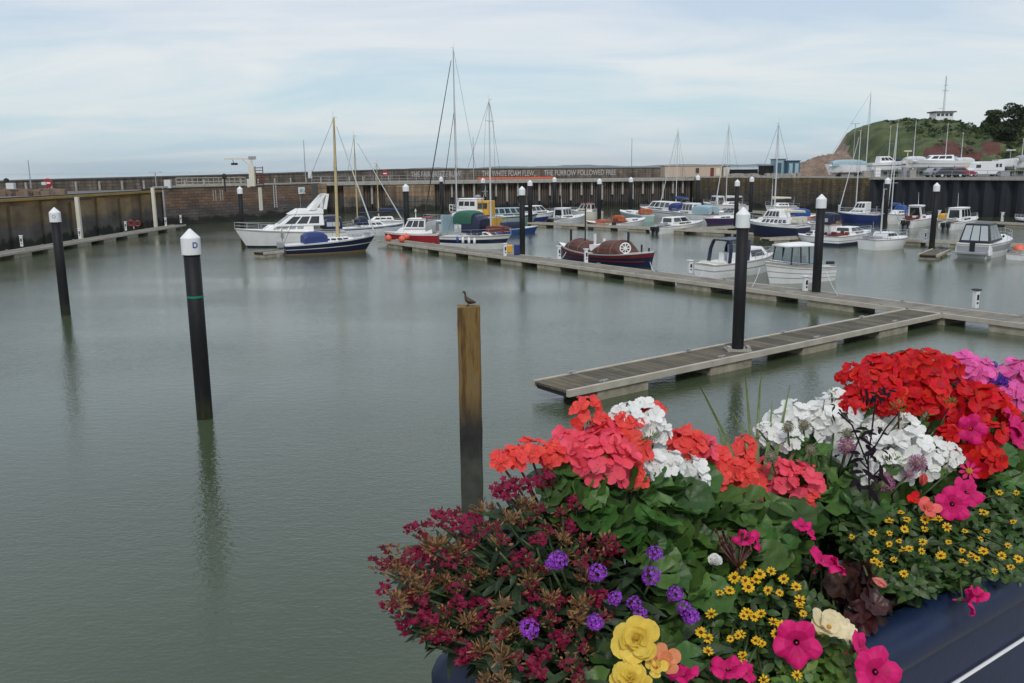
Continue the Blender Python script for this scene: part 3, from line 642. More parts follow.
# ------------------------------------------------------------------ pontoons
def pontoon(a, b, wd, side, label, zt=.5, deck='deck_weathered', fl=2.4, gap=1.7, start=.6, edge=True, group='wooden walkway pontoons'):
    """a and b are the two ends of the near top edge; the deck lies to the far side (side = +1/-1)"""
    a0, Ln, hd = frame2(a, b); t = thing('pontoon', label, 'pontoon', (a0.x, a0.y, 0), hd, group)
    y = side * wd / 2
    box_uv(MB().box((Ln / 2, y, zt - .045), (Ln, wd - .24, .07)).build('deck', deck, t))
    for s, nm in ((0, 'near'), (1, 'far')):
        yy = side * (.06 if s == 0 else wd - .06)
        MB().box((Ln / 2, yy, zt - .08), (Ln, .13, .2)).build('edge_beam', 'fascia', t)
    MB().box((Ln / 2, y, zt - .16), (Ln - .1, wd - .34, .12)).build('under_frame', 'rubber', t)
    cx = 1.5
    while cx < min(Ln - 1, 75):
        for yy in ((.12, wd - .12) if wd > 1.6 else (.12,)):
            MB().box((cx, side * yy, zt + .04), (.08, .07, .08)).box((cx, side * yy, zt + .09), (.34, .06, .035)).build('cleat', 'grey', t)
        cx += 5.5
    x = start; k = 0
    while x < Ln - 1 and k < 60:
        w_ = min(fl, Ln - x - .1)
        soften(MB().box((x + w_ / 2, y, .02), (w_, wd - .12, .62)).build('float', 'float', t), .03); x += fl + gap; k += 1
    return t
Mn0 = G(377, 240.5, .5); Mn1 = G(1024, 324.5, .5); dM = (Mn1 - Mn0).normalized(); Mn1 = Mn1 + dM * 9
pontoon(Mn0, Mn1, 2.05, 1, 'main walkway pontoon running diagonally from the blue sloop to the right edge', fl=2.6, gap=1.9, start=2)
F0 = G(569, 391.5, .5); F1 = G(944, 313.5, .5)
pontoon(F0, F1, 1.75, 1, 'near wooden finger pontoon with slatted mossy deck', deck='deck_mossy', fl=2.2, gap=3.0, start=1.2)
L0 = G(-75, 267, .5); L1 = G(186, 224.5, .5)
pontoon(L0, L1, 1.7, 1, 'narrow walkway pontoon along the foot of the left quay wall', fl=2.6, gap=2.6)
M3a = G(527, 222.5, .45); M3b = G(1030, 245.5, .45)
pontoon(M3a, M3b, 1.6, 1, 'middle walkway pontoon behind the white boats on the right', .45, fl=2.4, gap=2.4)
M2a = G(640, 206, .45); M2b = G(1040, 224.5, .45)
pontoon(M2a, M2b, 1.4, 1, 'far walkway pontoon at the foot of the quay wall on the right', .45, fl=2.2, gap=2.2)
pontoon(G(686, 229.5, .45), G(744, 226, .45), 1.3, 1, 'short pontoon stub beside the white cruiser with cream stripe', .45, fl=1.8, gap=1.6)
pontoon(G(770, 239, .45), G(806, 237, .45), 1.3, 1, 'short pontoon stub in front of the navy ketch', .45, fl=1.8, gap=1)
pontoon(G(938, 255, .35), G(951, 249.5, .35), 1.4, 1, 'tiny brown pontoon stub at the stern of the black canopied sports cruiser', .35, deck='deck_mossy', fl=1.5, gap=.6, start=.1)
pontoon(G(264, 252.5, .45), G(284, 250.5, .45), 1.5, 1, 'brown pontoon stub at the stern of the blue sloop', .45, deck='deck_mossy', fl=1.2, gap=.4, start=.1)
# service bollards on the pontoons
def bollard(p, h_, label, dark=False):
    t = thing('service_bollard', label, 'bollard', p, R(20), 'white service bollards on the pontoons')
    soften(MB().box((0, 0, h_ / 2), (.22, .22, h_)).build('body', 'cap_white', t), .02)
    soften(MB().box((0, 0, h_ + .03), (.32, .32, .06)).build('lid', 'rubber' if dark else 'cap_white', t), .015)
    MB().box((0, -.115, h_ * .62), (.12, .02, h_ * .3)).box((0, -.115, h_ * .3), (.1, .02, .08)).build('socket_panel', 'black', t)
bollard(G(975, 308, .5), .82, 'white service bollard with a dark lid on the main pontoon at the right', True)
bollard(G(805, 291, .5), .75, 'white service bollard between the pilothouse boat and its pile')
bollard(G(690, 273, .5), .75, 'white service bollard left of the boat with the navy canopy')
bollard(G(847, 291.5, .5), .7, 'cream service bollard right of the pilothouse boat') if False else None
for px, py, lab in ((505, 256, 'white service bollard just left of the pile by the canopied yacht'), (586, 262.5, 'white service bollard against the middle of the old lifeboat'), (559, 259, 'short white service bollard near the stern of the old lifeboat')):
    bollard(G(px, py, .5), .9, lab)
for px, py, lab in ((22, 246.5, 'leftmost white bollard on the left wall pontoon'), (80, 238.5, 'white bollard below the nearer tall white quay post'), (126, 230.5, 'white bollard left of the red lifebuoys on the left pontoon'), (166, 226, 'white bollard at the foot of the thin grey pipe'), (181, 223, 'white bollard at the far end of the left wall pontoon')):
    bollard(G(px, py, .5), .95, lab)
for px, py, lab in ((839, 212.5, 'white bollard on the far pontoon left of the blue and white yacht'), (939, 219, 'white bollard on the far pontoon right of the black pile'), (1002, 221.5, 'white bollard on the far pontoon under the sheet piling near the right edge'), (924, 242, 'white bollard just left of the black pile on the middle pontoon')):
    bollard(G(px, py, .45), 1.0, lab)
# tall white guide posts against the left wall
for (xt, yt, xb, yb, w_, m_, lab) in ((77, 197, 81, 238, .36, 'cream_gel', 'tall cream guide post bracketed to the left quay wall, nearer of the two'), (152, 187.5, 156, 227, .36, 'cream_gel', 'tall cream guide post at the corner of the left quay, farther of the two'), (163, 187, 166, 225, .2, 'grey', 'thin grey pipe down the corner of the left quay')):
    b_ = G(xb, yb, .3); h_ = PD(xt, yt, b_.y).z
    t = thing('guide_post', lab, 'post', (b_.x, b_.y, 0), 0)
    MB().box((0, 0, h_ / 2), (w_, w_, h_)).build('post', m_, t)
    MB().box((-.6 if w_ > .3 else -.3, .9, h_ - .25), (2.2, .16, .16), R(35)).box((.5, 1.1, h_ - .25), (.16, 2.0, .16)).build('bracket', 'rubber', t)
# lifebuoys on left pontoon
p = G(134, 229, .5); t = thing('lifebuoy_stand', 'red lifebuoy stand on the left wall pontoon', 'lifebuoy', p, R(15))
MB().box((0, 0, .45), (.12, .12, .9)).build('stand', 'concrete', t); mb = MB()
for cx_, cz_ in ((-.25, .72), (.45, .62)): mb.path([Vector((cx_ + .3 * math.cos(a), -.1, cz_ + .3 * math.sin(a))) for a in [k * math.pi / 8 for k in range(17)]], .07, 6)
mb.build('lifebuoy', 'red', t)
# ------------------------------------------------------------------ quay furniture
def lamp(px, pt, dist, zb, label, arm=True):
    p = PD(px, pt, dist); h_ = p.z - zb; t = thing('lamp_post', label, 'lamp post', (p.x, dist, zb))
    MB().tube((0, 0, 0), (0, 0, h_), .09, .05).build('post', 'grey', t)
    if arm: MB().box((0, 0, h_), (1.5, .3, .18)).build('lamp_head', 'alu', t)
lamp(855.5, 123.5, 160, 5, 'lamp post with a twin head at the left foot of the hill')
lamp(303.5, 140, 150, 5.5, 'thin pole on the breakwater behind the white cruiser', False)
lamp(632, 138.5, 184, 6, 'thin pole on the breakwater right of the painted verse', False)
lamp(473, 137, 170, 5, 'thin pole standing behind the tallest yacht mast', False)
lamp(28, 160, 120, 5, 'dark leaning thin pole on the left breakwater', False)
lamp(155, 172, 116, 4.7, 'short dark post with a beacon at the left quay corner', True)
lamp(1011, 150, 150, 5, 'plain lamp post in the boat park near the right edge', True)
# davit crane
pb_ = PD(253, 188, 118); t = thing('davit_crane', 'cream davit crane with a horizontal jib on the masonry quay', 'crane', (pb_.x, 118, 5))
hz_ = PD(252, 158, 118).z - 5
MB().box((0, 0, 1.3), (.7, .6, 2.6)).build('pedestal', 'cream_gel', t); MB().tube((0, 0, 2.6), (0, 0, hz_), .16, .14).build('mast', 'cream_gel', t)
xl = PD(226, 158, 118).x - pb_.x
MB().box((xl / 2 + .2, 0, hz_ - .1), (abs(xl) + .9, .2, .2)).tube((0, 0, hz_ - 1.0), (-1.1, 0, hz_ - .2), .08).build('jib', 'cream_gel', t)
MB().box((.15, 0, hz_ + .05), (.9, .4, .35)).build('counterweight', 'grey', t); MB().box((xl * .68, 0, hz_ - .75), (.8, .35, .28)).tube((xl * .75, 0, hz_ - .1), (xl * .7, 0, hz_ - .7), .04).build('hook_block', 'black', t)
p_ = PD(260, 186, 119); t = thing('ladder_frame', 'red and grey ladder frame beside the davit crane', 'frame', (p_.x, 119, 5)); mb = MB()
for s in (-.5, .5): mb.tube((s, 0, 0), (s, 0, 2.6), .06)
for k in range(7): mb.box((0, 0, .3 + k * .35), (1.1, .1, .1))
mb.build('rails', 'darkred', t)
# notice board on the wall
q_ = (B1 - B0); pr = Vector((0, 0, 0)); d_ = ray(301, 190.5)
den = d_.x * q_.y - d_.y * q_.x; s_ = (B0.x * q_.y - B0.y * q_.x) / den; nbp = EYE + d_ * s_; hdB = math.atan2(q_.y, q_.x); nB = Vector((math.sin(hdB), -math.cos(hdB), 0))
t = thing('notice_board', 'white notice board with blue panel fixed on the masonry quay wall', 'sign', nbp + nB * .12, hdB)
MB().box((0, 0, 0), (1.45, .06, 1.05)).build('board', 'cap_white', t); MB().box((-.1, -.04, .0), (.6, .02, .5)).build('blue_panel', 'lightblue', t); MB().box((.42, -.04, .02), (.3, .02, .6)).build('yellow_panel', 'cream_gel', t)
MB().tube((-.4, .02, -.5), (-.4, .02, -3.2), .05).build('pipe', 'grey', t)
t = thing('notice_board', 'tall narrow cream tide board on the masonry quay wall beside the davit', 'sign', PD(260.5, 199, 116.5), hdB)
MB().box((0, 0, 0), (.55, .1, 3.0)).build('board', 'cream_gel', t)
# round red signs
for px, py, d, lab in ((48, 183, 108, 'round red and white sign board on the left quay'), (385, 173.5, 152, 'red and white lifebuoy on the pier railing')):
    p = PD(px, py, d); t = thing('round_sign', lab, 'sign', (p.x, d, p.z), 0)
    MB().lathe([(.55, -.04), (.55, .04)], n=24, mt=Matrix.Rotation(R(90), 4, 'X')).build('disc', 'red', t)
    MB().box((0, -.06, 0), (.62, .02, .18)).build('white_bar', 'cap_white', t); MB().tube((0, .06, 0), (0, .06, 4.6 - p.z if px < 100 else -1.0), .05).build('post', 'grey', t)
for px, py, d, w_, h_, lab in ((11, 186, 104, .9, .7, 'small pale cabinet on the left quay'), (168, 184, 117, .8, 1.1, 'pale grey cabinet at the left quay corner'), (44 + 0, 183.5, 107, .5, .35, 'small white box beside the round red sign'), (248.5, 183, 119.5, .4, 1.1, 'small white cabinet left of the davit crane pedestal'), (310, 174, 150, .6, 1.4, 'small pale hut on the pier end')):
    p = PD(px, py, d); o = soften(MB().box((0, 0, h_ / 2), (w_, w_ * .6, h_)).build('cabinet', 'canvas_white')); o.location = (p.x, d, p.z - h_ / 2); tag(o, lab, 'cabinet')
# dark posts with round heads at far left, fenced gangway on masonry quay
for px, pt, lab in ((6, 178, 'dark post with a ball top at the far left of the quay'), (224, 173.5, 'small dark bollard post on the breakwater left of the davit')):
    p = PD(px, pt, 112); o = MB().lathe([(.12, 0), (.1, p.z - 5.1), (.3, p.z - 5.0), (.3, p.z - 4.6), (.05, p.z - 4.45)], n=12).build('ball_post', 'rubber'); o.location = (p.x, 112, 4.45); tag(o, lab, 'post')
r0 = PD(176, 181, 114); r1 = PD(247, 180, 116); t = thing('quay_railing', 'grey metal railing with boards along the masonry quay top', 'railing', (r0.x, r0.y, 5.1)); mb = MB(); LL = r1.x - r0.x
t.rotation_euler = (0, 0, math.atan2(r1.y - r0.y, LL))
for zz, th in ((.2, .3), (.62, .12), (1.1, .1)): mb.box((LL / 2, 0, zz), (LL, .06, th))
for i in range(14): mb.box((LL * i / 13, .05, .5), (.08, .08, 1.15))
mb.build('rails', 'concrete', t)
# ------------------------------------------------------------------ boats
class Hull:
    def __init__(s, L_, B, fb, fs, sw=.8, rake=.09, dbl=False):
        s.L, s.B, s.fb, s.fs, s.sw, s.rk, s.dbl = L_, B, fb, fs, sw, rake * L_, dbl
    def half(s, t):
        if s.dbl: return s.B / 2 * max(.02, (1 - abs(2 * t - 1) ** 2.6))
        a = s.sw + (1 - s.sw) * math.sin(min(1, t / .5) * math.pi / 2)
        if t > .5: a = 1 - ((t - .5) / .5) ** 2.3
        return s.B / 2 * max(.012, a)
    def sheer(s, t):
        if s.dbl: return s.fs + (s.fb - s.fs) * abs(2 * t - 1) ** 2
        return s.fs + (s.fb - s.fs) * t ** 1.6
    def pt(s, t, lv, side=1, off=0.0):
        """lv 1 = gunwale, 0 = waterline, -1 = keel"""
        t = min(1.0, max(0.0, t)); b = s.half(t); z = s.sheer(t)
        if lv >= 0: w = b * (.86 + .14 * lv ** .7) * (1 - .35 * (1 - lv) * max(0, t - .4) / .6); zz = z * lv
        else: w = b * .86 * (1 + lv) * (1 - .35 * max(0, t - .4) / .6); zz = .38 * lv
        x = -s.L / 2 + s.L * t - s.rk * (1 - max(lv, -.3)) * t ** 5
        if s.dbl: x += s.rk * (1 - max(lv, -.3)) * (1 - t) ** 5
        return Vector((x, side * (w + off), zz))
    def build(s, name, m, par, l0=-1, l1=1, off=0.0, t0=0, t1=1, n=18):
        lv = [-1, -.5, 0, .35, .7, 1] if l0 < 0 else [l0 + (l1 - l0) * k / 2 for k in range(3)]
        mb = MB(); rows = []
        for i in range(n + 1):
            t = t0 + (t1 - t0) * i / n
            r = [s.pt(t, q, 1, off) for q in reversed(lv)] + ([s.pt(t, q, -1, off) for q in lv[1:]] if l0 < 0 else [])
            rows.append(r)
        if l0 < 0: mb.rings(rows, True, True); 
        else:
            mb.rings(rows, False, False)
            if True:
                rows2 = [[Vector((p.x, -p.y, p.z)) for p in r] for r in rows]; mb.rings(rows2, False, False)
                for sgn in (1, -1):       # close the transom part of a stripe
                    pass
                a = rows[0]; b_ = rows2[0]
                if t0 == 0 and not s.dbl: mb.add([Vector((a[0].x - .012, a[0].y, a[0].z)), Vector((a[-1].x - .012, a[-1].y, a[-1].z)), Vector((b_[-1].x - .012, b_[-1].y, b_[-1].z)), Vector((b_[0].x - .012, b_[0].y, b_[0].z))], [(0, 1, 2, 3)])
        return mb.build(name, m, par, smooth=False)
def cabin(par, x0, x1, w0, w1, z0, z1, rf, rb, tum=.84, m='white_gel', nwin=3, front=True, aft=False, name='cabin', crown=.05, v=(.35, .82), u=(.08, .92), glass='glass', roof=None, seg=None):
    tz = z1
    bot = [(x0, -w0 / 2, z0), (x1, -w1 / 2, z0), (x1, w1 / 2, z0), (x0, w0 / 2, z0)]
    top = [(x0 + rb, -w0 / 2 * tum, tz), (x1 - rf, -w1 / 2 * tum, tz), (x1 - rf, w1 / 2 * tum, tz), (x0 + rb, w0 / 2 * tum, tz)]
    mb = MB().hexa(bot, top); o = soften(mb.build(name, m, par), min(.06, (z1 - z0) * .12), 2)
    if roof:
        ov = .08; mbr = MB().hexa([(x0 + rb - ov, -w0 / 2 * tum - ov, tz), (x1 - rf + ov * 2, -w1 / 2 * tum - ov, tz), (x1 - rf + ov * 2, w1 / 2 * tum + ov, tz), (x0 + rb - ov, w0 / 2 * tum + ov, tz)],
                      [(x0 + rb, -w0 / 2 * tum * .8, tz + .1), (x1 - rf, -w1 / 2 * tum * .8, tz + .08), (x1 - rf, w1 / 2 * tum * .8, tz + .08), (x0 + rb, w0 / 2 * tum * .8, tz + .1)])
        soften(mbr.build('roof', roof, par), .03)
    B_ = [Vector(p) for p in bot]; T_ = [Vector(p) for p in top]
    def quad(a, b, c, d, u0, u1, v0, v1, nm='window'):
        def P(uu, vv): return (a * (1 - uu) + b * uu) * (1 - vv) + (d * (1 - uu) + c * uu) * vv
        n = (b - a).cross(d - a).normalized()
        q = [P(u0, v0), P(u1, v0), P(u1, v1), P(u0, v1)]
        MB().hexa([p - n * .02 for p in q], [p + n * .014 for p in q]).build(nm, glass, o)
    g = .05 * (u[1] - u[0]) if nwin > 1 else 0
    for k in range(nwin):
        ua = u[0] + (u[1] - u[0]) * k / nwin + g / 2; ub = u[0] + (u[1] - u[0]) * (k + 1) / nwin - g / 2
        quad(B_[0], B_[1], T_[1], T_[0], ua, ub, *v); quad(B_[2], B_[3], T_[3], T_[2], 1 - ub, 1 - ua, *v)
    if front:
        for ua, ub in ((.08, .48), (.52, .92)): quad(B_[1], B_[2], T_[2], T_[1], ua, ub, *v, nm='windscreen')
    if aft == 3:
        for k in range(3): quad(B_[3], B_[0], T_[0], T_[3], .07 + k * .3, .33 + k * .3, .14, .9, 'aft_window')
    elif aft: quad(B_[3], B_[0], T_[0], T_[3], .14, .86, .08, .84, 'door')
    return o
def canopy(par, x0, x1, w_, z0, z1, m, name='canopy', arch=.25, panes=0, aft_open=False):
    mb = MB(); rows = []
    n = 6
    for i in range(n + 1):
        t = i / n; x = x0 + (x1 - x0) * t; e = 1 - abs(2 * t - 1) ** 4 * arch * .6; h_ = z0 + (z1 - z0) * e
        r = [(x, -w_ / 2 * wy, z0 + (h_ - z0) * hz) for wy, hz in ((1, 0), (1, .3), (.97, .6), (.9, .82), (.72, .94), (.4, .99), (0, 1))]
        r += [(p[0], -p[1], p[2]) for p in reversed(r[:-1])]; rows.append(r)
    o = mb.rings(rows, True, True).build(name, m, par)
    L_ = x1 - x0
    for k in range(panes):
        xa = x0 + L_ * (.12 + .76 * k / panes) + .04; xb = x0 + L_ * (.12 + .76 * (k + 1) / panes) - .04
        for s in (-1, 1):
            y0 = s * (w_ / 2 + .012); y1 = s * (w_ / 2 * .99); za = z0 + (z1 - z0) * .2; zb = z0 + (z1 - z0) * .52
            MB().hexa([(xa, y0 - s * .03, za), (xb, y0 - s * .03, za), (xb, y0, za), (xa, y0, za)], [(xa, y1 - s * .03, zb), (xb, y1 - s * .03, zb), (xb, y1, zb), (xa, y1, zb)]).build('window', 'clear_pane', o)
    return o
mm('clear_pane', (.42, .46, .46), .12, spec=.8)
def guard_rail(par, h, t0, t1, ht=.55, name='guard_rail', n=8, m='steel', r=.016):
    mb = MB()
    for s in (-1, 1):
        pts = [h.pt(t0 + (t1 - t0) * i / n, 1, s, -.07) + Vector((0, 0, ht)) for i in range(n + 1)]
        mb.path(pts, r, 5); mb.path([p - Vector((0, 0, ht * .5)) for p in pts], r * .7, 4)
        for p in pts[::2]: mb.tube(p - Vector((0, 0, ht)), p, r, r, 5)
    if t1 >= .98: mb.tube(h.pt(t1, 1, 1, -.07) + Vector((0, 0, ht)), h.pt(t1, 1, -1, -.07) + Vector((0, 0, ht)), r, r, 5)
    return mb.build(name, m, par)
def outboard(par, x, z, y=0, m='black', s=1.0):
    o = soften(MB().box((x - .12 * s, y, z + .32 * s), (.5 * s, .36 * s, .5 * s)).build('outboard_motor', m, par), .09 * s, 3)
    MB().box((x - .1 * s, y, z - .2 * s), (.2 * s, .14 * s, 1.0 * s)).box((x + .1 * s, y, z + .05), (.2 * s, .2 * s, .2 * s)).build('leg', m, o)
def mast(par, x, z, ht, r=.07, m='alu', boom=0, cover=None, spread=(.45,), hull=None, fore=None, furled=False, aft=True, rake=0.0, coverh=.16):
    top = Vector((x - rake * ht, 0, z + ht)); bt = Vector((x, 0, z))
    o = MB().tube(bt, top, r, r * .62, 10).build('mast', m, par)
    for sp_ in spread:
        MB().box(bt.lerp(top, sp_), (.08, ht * .11, .05)).build('spreader', m, o)
    mb = MB(); mb.box(top + Vector((.1, 0, .08)), (.4, .04, .04)); mb.tube(top + Vector((0, 0, -.1)), top + Vector((-.08, 0, .6)), .015, .01, 4)
    mb.build('masthead', m, o)
    if boom:
        z1 = z + .95; MB().tube((x, 0, z1), (x - boom, 0, z1 + .05), .055, .05).build('boom', m, par)
        if cover:
            mb = MB(); rows = []
            for i in range(9):
                t = i / 8; c = Vector((x - boom * t * .97, 0, z1 + .14)); hh = coverh * (1.5 - 1.0 * t) + .03; ww = .13 * (1.2 - .6 * t)
                rows.append([c + Vector((0, ww * math.cos(a), hh * math.sin(a))) for a in [k * math.pi / 5 for k in range(10)]])
            mb.rings(rows).build('sail_cover', cover, par)
    rig = MB()
    if hull:
        for s in (-1, 1):
            b = hull.pt((x + hull.L / 2) / hull.L - .02, 1, s, -.05)
            pr_ = bt.lerp(top, spread[-1]) + Vector((0, s * ht * .055, 0)); rig.tube(b, pr_, .012, .012, 4).tube(pr_, top, .012, .012, 4)
        f = hull.pt(.985, 1, 1); f.y = 0
        if furled: MB().tube(f + Vector((0, 0, .3)), f.lerp(top, .93), .07, .035, 8).build('furled_sail', furled, par)
        else: rig.tube(f, top, .014, .014, 4)
        if aft: b = hull.pt(0, 1, 1); b.y = 0; rig.tube(b, top, .014, .014, 4)
        rig.build('rigging', 'rope', par)
def local_x(t, px, py):
    # where the sight line meets the boat's centre line, in boat coordinates
    d = ray(px, py); c = t.location; a = t.rotation_euler.z; e = Vector((math.cos(a), math.sin(a)))
    den = d.x * e.y - d.y * e.x; k = -(c.x * d.y - c.y * d.x) / den if abs(den) > 1e-6 else 0
    k = (c.y * d.x - c.x * d.y) / (e.x * d.y - e.y * d.x); return k
def place(bow, stern, z=0):
    b = G(*bow, z); s = G(*stern, z); d = b - s
    return (b + s) / 2, d.length, math.atan2(d.y, d.x)
def boat(name, label, cat, bow, stern, B=None, fb=1.0, fs=.75, sw=.8, rake=.09, dbl=False, hullm='white_gel', deck='white_gel', stripes=(), Lmin=0, z=0, fixL=None, group='boats moored in the marina'):
    c, L_, hd = place(bow, stern)
    if fixL: L_ = fixL
    B = B or L_ * .33
    t = thing(name, label, cat, (c.x, c.y, z), hd, group); h = Hull(L_, B, fb, fs, sw, rake, dbl)
    h.build('hull', hullm, t)
    rows = []
    for i in range(19):
        q = i / 18; a = h.pt(q, 1, 1, -.04); b_ = h.pt(q, 1, -1, -.04); m_ = (a + b_) / 2
        for v in (a, b_): v.z += .015
        m_.z += .05; rows.append([a, m_, b_])
    MB().rings(rows, False, False).build('deck', deck, t)
    h.build('gunwale', 'fascia' if hullm == 'white_gel' else 'white_gel', t, .93, 1.0, .022)
    for (l0, l1, m_) in stripes: h.build('stripe', m_, t, l0, l1, .012)
    return t, h
def L2(h, f): return -h.L / 2 + h.L * f
# 1 big white flybridge cruiser
t, h = boat('motor_cruiser', 'big white flybridge motor cruiser with raked arch, moored near the masonry quay', 'motor boat', (236, 247.8), (344, 243.5), B=3.6, fb=1.75, fs=1.25, rake=.10, stripes=[(0, .1, 'navy')])
X = lambda f: L2(h, f)
cabin(t, X(.30), X(.78), 3.0, 1.9, 1.35, 2.0, .9, 0, .9, nwin=4, v=(.4, .75), u=(.2, .85), front=False, name='lower_cabin', glass='grey')
cabin(t, X(.2), X(.64), 2.9, 2.5, 1.9, 2.95, 1.5, .05, .84, nwin=3, v=(.2, .82), u=(.1, .9), glass='glass')
cabin(t, X(.2), X(.52), 2.6, 2.2, 2.95, 3.45, .9, 0, .92, nwin=0, front=False, name='flybridge')
mb = MB()
for s in (-1, 1): mb.hexa([(X(.27), s * 1.15 - .1, 3.35), (X(.33), s * 1.15 - .1, 3.35), (X(.33), s * 1.15 + .1, 3.35), (X(.27), s * 1.15 + .1, 3.35)], [(X(.17), s * 1.05 - .08, 4.7), (X(.20), s * 1.05 - .08, 4.7), (X(.20), s * 1.05 + .08, 4.7), (X(.17), s * 1.05 + .08, 4.7)])
for s in (-1, 1): mb.hexa([(X(.17), s * 1.15 - .1, 3.4), (X(.2), s * 1.15 - .1, 3.4), (X(.2), s * 1.15 + .1, 3.4), (X(.17), s * 1.15 + .1, 3.4)], [(X(.14), s * 1.05 - .08, 4.7), (X(.165), s * 1.05 - .08, 4.7), (X(.165), s * 1.05 + .08, 4.7), (X(.14), s * 1.05 + .08, 4.7)])
mb.box((X(.165), 0, 4.72), (.5, 2.3, .16)).build('radar_arch', 'white_gel', t)
canopy(t, X(.03), X(.2), 2.5, 1.5, 2.8, 'navy', panes=1); guard_rail(t, h, .55, 1.0, .6); 
mb = MB(); mb.box((X(.55), .7, 3.55), (.25, .5, .12)).tube((X(.52), .3, 3.4), (X(.52), .3, 4.0), .02).build('searchlight', 'black', t)
# 2 blue sloop
t, h = boat('sloop', 'dark blue wooden sloop with blue tent and varnished leaning mast', 'sailing boat', (376, 250), (284, 254.5), B=2.7, fb=1.35, fs=.8, rake=.12, hullm='navy', stripes=[(0, .1, 'teak'), (.52, .57, 'white_gel')])
X = lambda f: L2(h, f)
cabin(t, X(.38), X(.74), 1.7, 1.2, .95, 1.3, .4, .1, .85, nwin=4, front=False); canopy(t, X(.2), X(.45), 1.7, .85, 1.85, 'royal', 'tent', .5)
zt = PD(332.5, 118, t.location.y).z
mast(t, X(.58), 1.1, zt - 1.1, .15, 'wood_mast', hull=h, rake=-.015, furled='canvas_white', spread=(.6,), aft=True); guard_rail(t, h, .6, 1.0, .45, n=6); outboard(t, X(0) - .1, .45, 0, 'grey', 1.2)
MB().tube((X(.0), .4, .8), (X(.0), .4, 2.1), .05).box((X(.0), .2, 1.6), (.1, 1.0, .5)).build('stern_gear', 'grey', t)
MB().box((X(.8), .2, 1.35), (.8, .6, .15)).box((X(.9), -.2, 1.5), (.5, .4, .2)).build('foredeck_gear', 'grey', t)
# 3, 4 yachts behind
t, h = boat('sailing_yacht', 'white yacht with a blue sail cover behind the bow of the blue sloop', 'sailing boat', (404, 234), (338, 237), B=2.8, fb=1.2, fs=.9, stripes=[(.8, .9, 'blue')])
X = lambda f: L2(h, f); cabin(t, X(.3), X(.72), 1.9, 1.3, 1.0, 1.5, .7, .2, .85, nwin=3, front=False); canopy(t, X(.28), X(.42), 1.8, 1.2, 2.1, 'navy', 'spray_hood', .6)
zt = PD(348, 137, t.location.y).z; x_ = max(X(.3), min(X(.8), local_x(t, 349, 220)))
mast(t, x_, 1.1, zt - 1.1, .07, 'wood_mast', hull=h, furled='canvas_white'); MB().tube((x_ + .2, 0, 2.4), (x_ + 3.8, 0, 2.5), .16, .1, 8).build('sail_cover', 'navy', t); guard_rail(t, h, .1, 1, .55)
t, h = boat('sailing_yacht', 'white yacht with navy boom cover between the blue sloop and the red cabin boat', 'sailing boat', (352, 229.5), (412, 228), B=2.6, fb=1.1, fs=.9)
X = lambda f: L2(h, f); cabin(t, X(.3), X(.7), 1.9, 1.3, 1.0, 1.45, .6, .2, .85, nwin=3, front=False)
zt = PD(378, 164, t.location.y).z; mast(t, X(.55), 1.1, zt - 1.1, .09, 'wood_mast', boom=3.6, cover='navy', hull=h, furled=False, coverh=.22)
# 5 red and white cabin boat
t, h = boat('cabin_boat', 'red hulled cabin boat with white wheelhouse and red roof trim', 'motor boat', (384.5, 243.5), (440, 243.5), B=2.4, fb=1.15, fs=.95, rake=.06, hullm='red', stripes=[(.86, .95, 'white_gel')])
X = lambda f: L2(h, f); cabin(t, X(.1), X(.8), 1.9, 1.2, 1.0, 1.5, .6, 0, .88, nwin=0, front=False, name='trunk'); cabin(t, X(.22), X(.62), 1.8, 1.5, 1.45, 2.35, .5, 0, .86, nwin=3, v=(.2, .85), u=(.05, .95), roof='white_gel')
MB().box((X(.2), 0, 2.5), (.9, 1.5, .06)).build('roof_panel', 'red', t); MB().tube((X(.42), 0, 2.4), (X(.42), 0, 3.3), .04).box((X(.42), 0, 3.1), (.1, .6, .08)).build('signal_mast', 'white_gel', t)
canopy(t, X(.04), X(.22), 1.7, 1.2, 2.25, 'grey', 'aft_cover', .3); guard_rail(t, h, .6, 1, .4, n=4)
for px, py, lab, m_ in ((388.5, 239.5, 'left orange buoy in front of the red cabin boat', 'buoy_orange'), (402, 240.5, 'middle orange buoy in front of the red cabin boat', 'buoy_orange'), (406.5, 238, 'right orange buoy by the pile in front of the red cabin boat', 'buoy_orange'), (1018.5, 253.5, 'round orange buoy at the right edge of the picture', 'buoy_orange')):
    if m_ not in MT: mm(m_, (.72, .13, .07), .5, var=.1)
    p = G(px, py + 2, .5 if px < 900 else .1); r_ = .3 if px < 900 else .42
    tag(MB().lathe([(.03, 0)] + [(r_ * math.sin(a), r_ - r_ * math.cos(a)) for a in [k * math.pi / 8 for k in range(1, 8)]] + [(.05, 2 * r_), (.05, 2 * r_ + .08)], n=14).build('buoy', m_, smooth=True), lab, 'buoy', 'orange mooring buoys').location = p
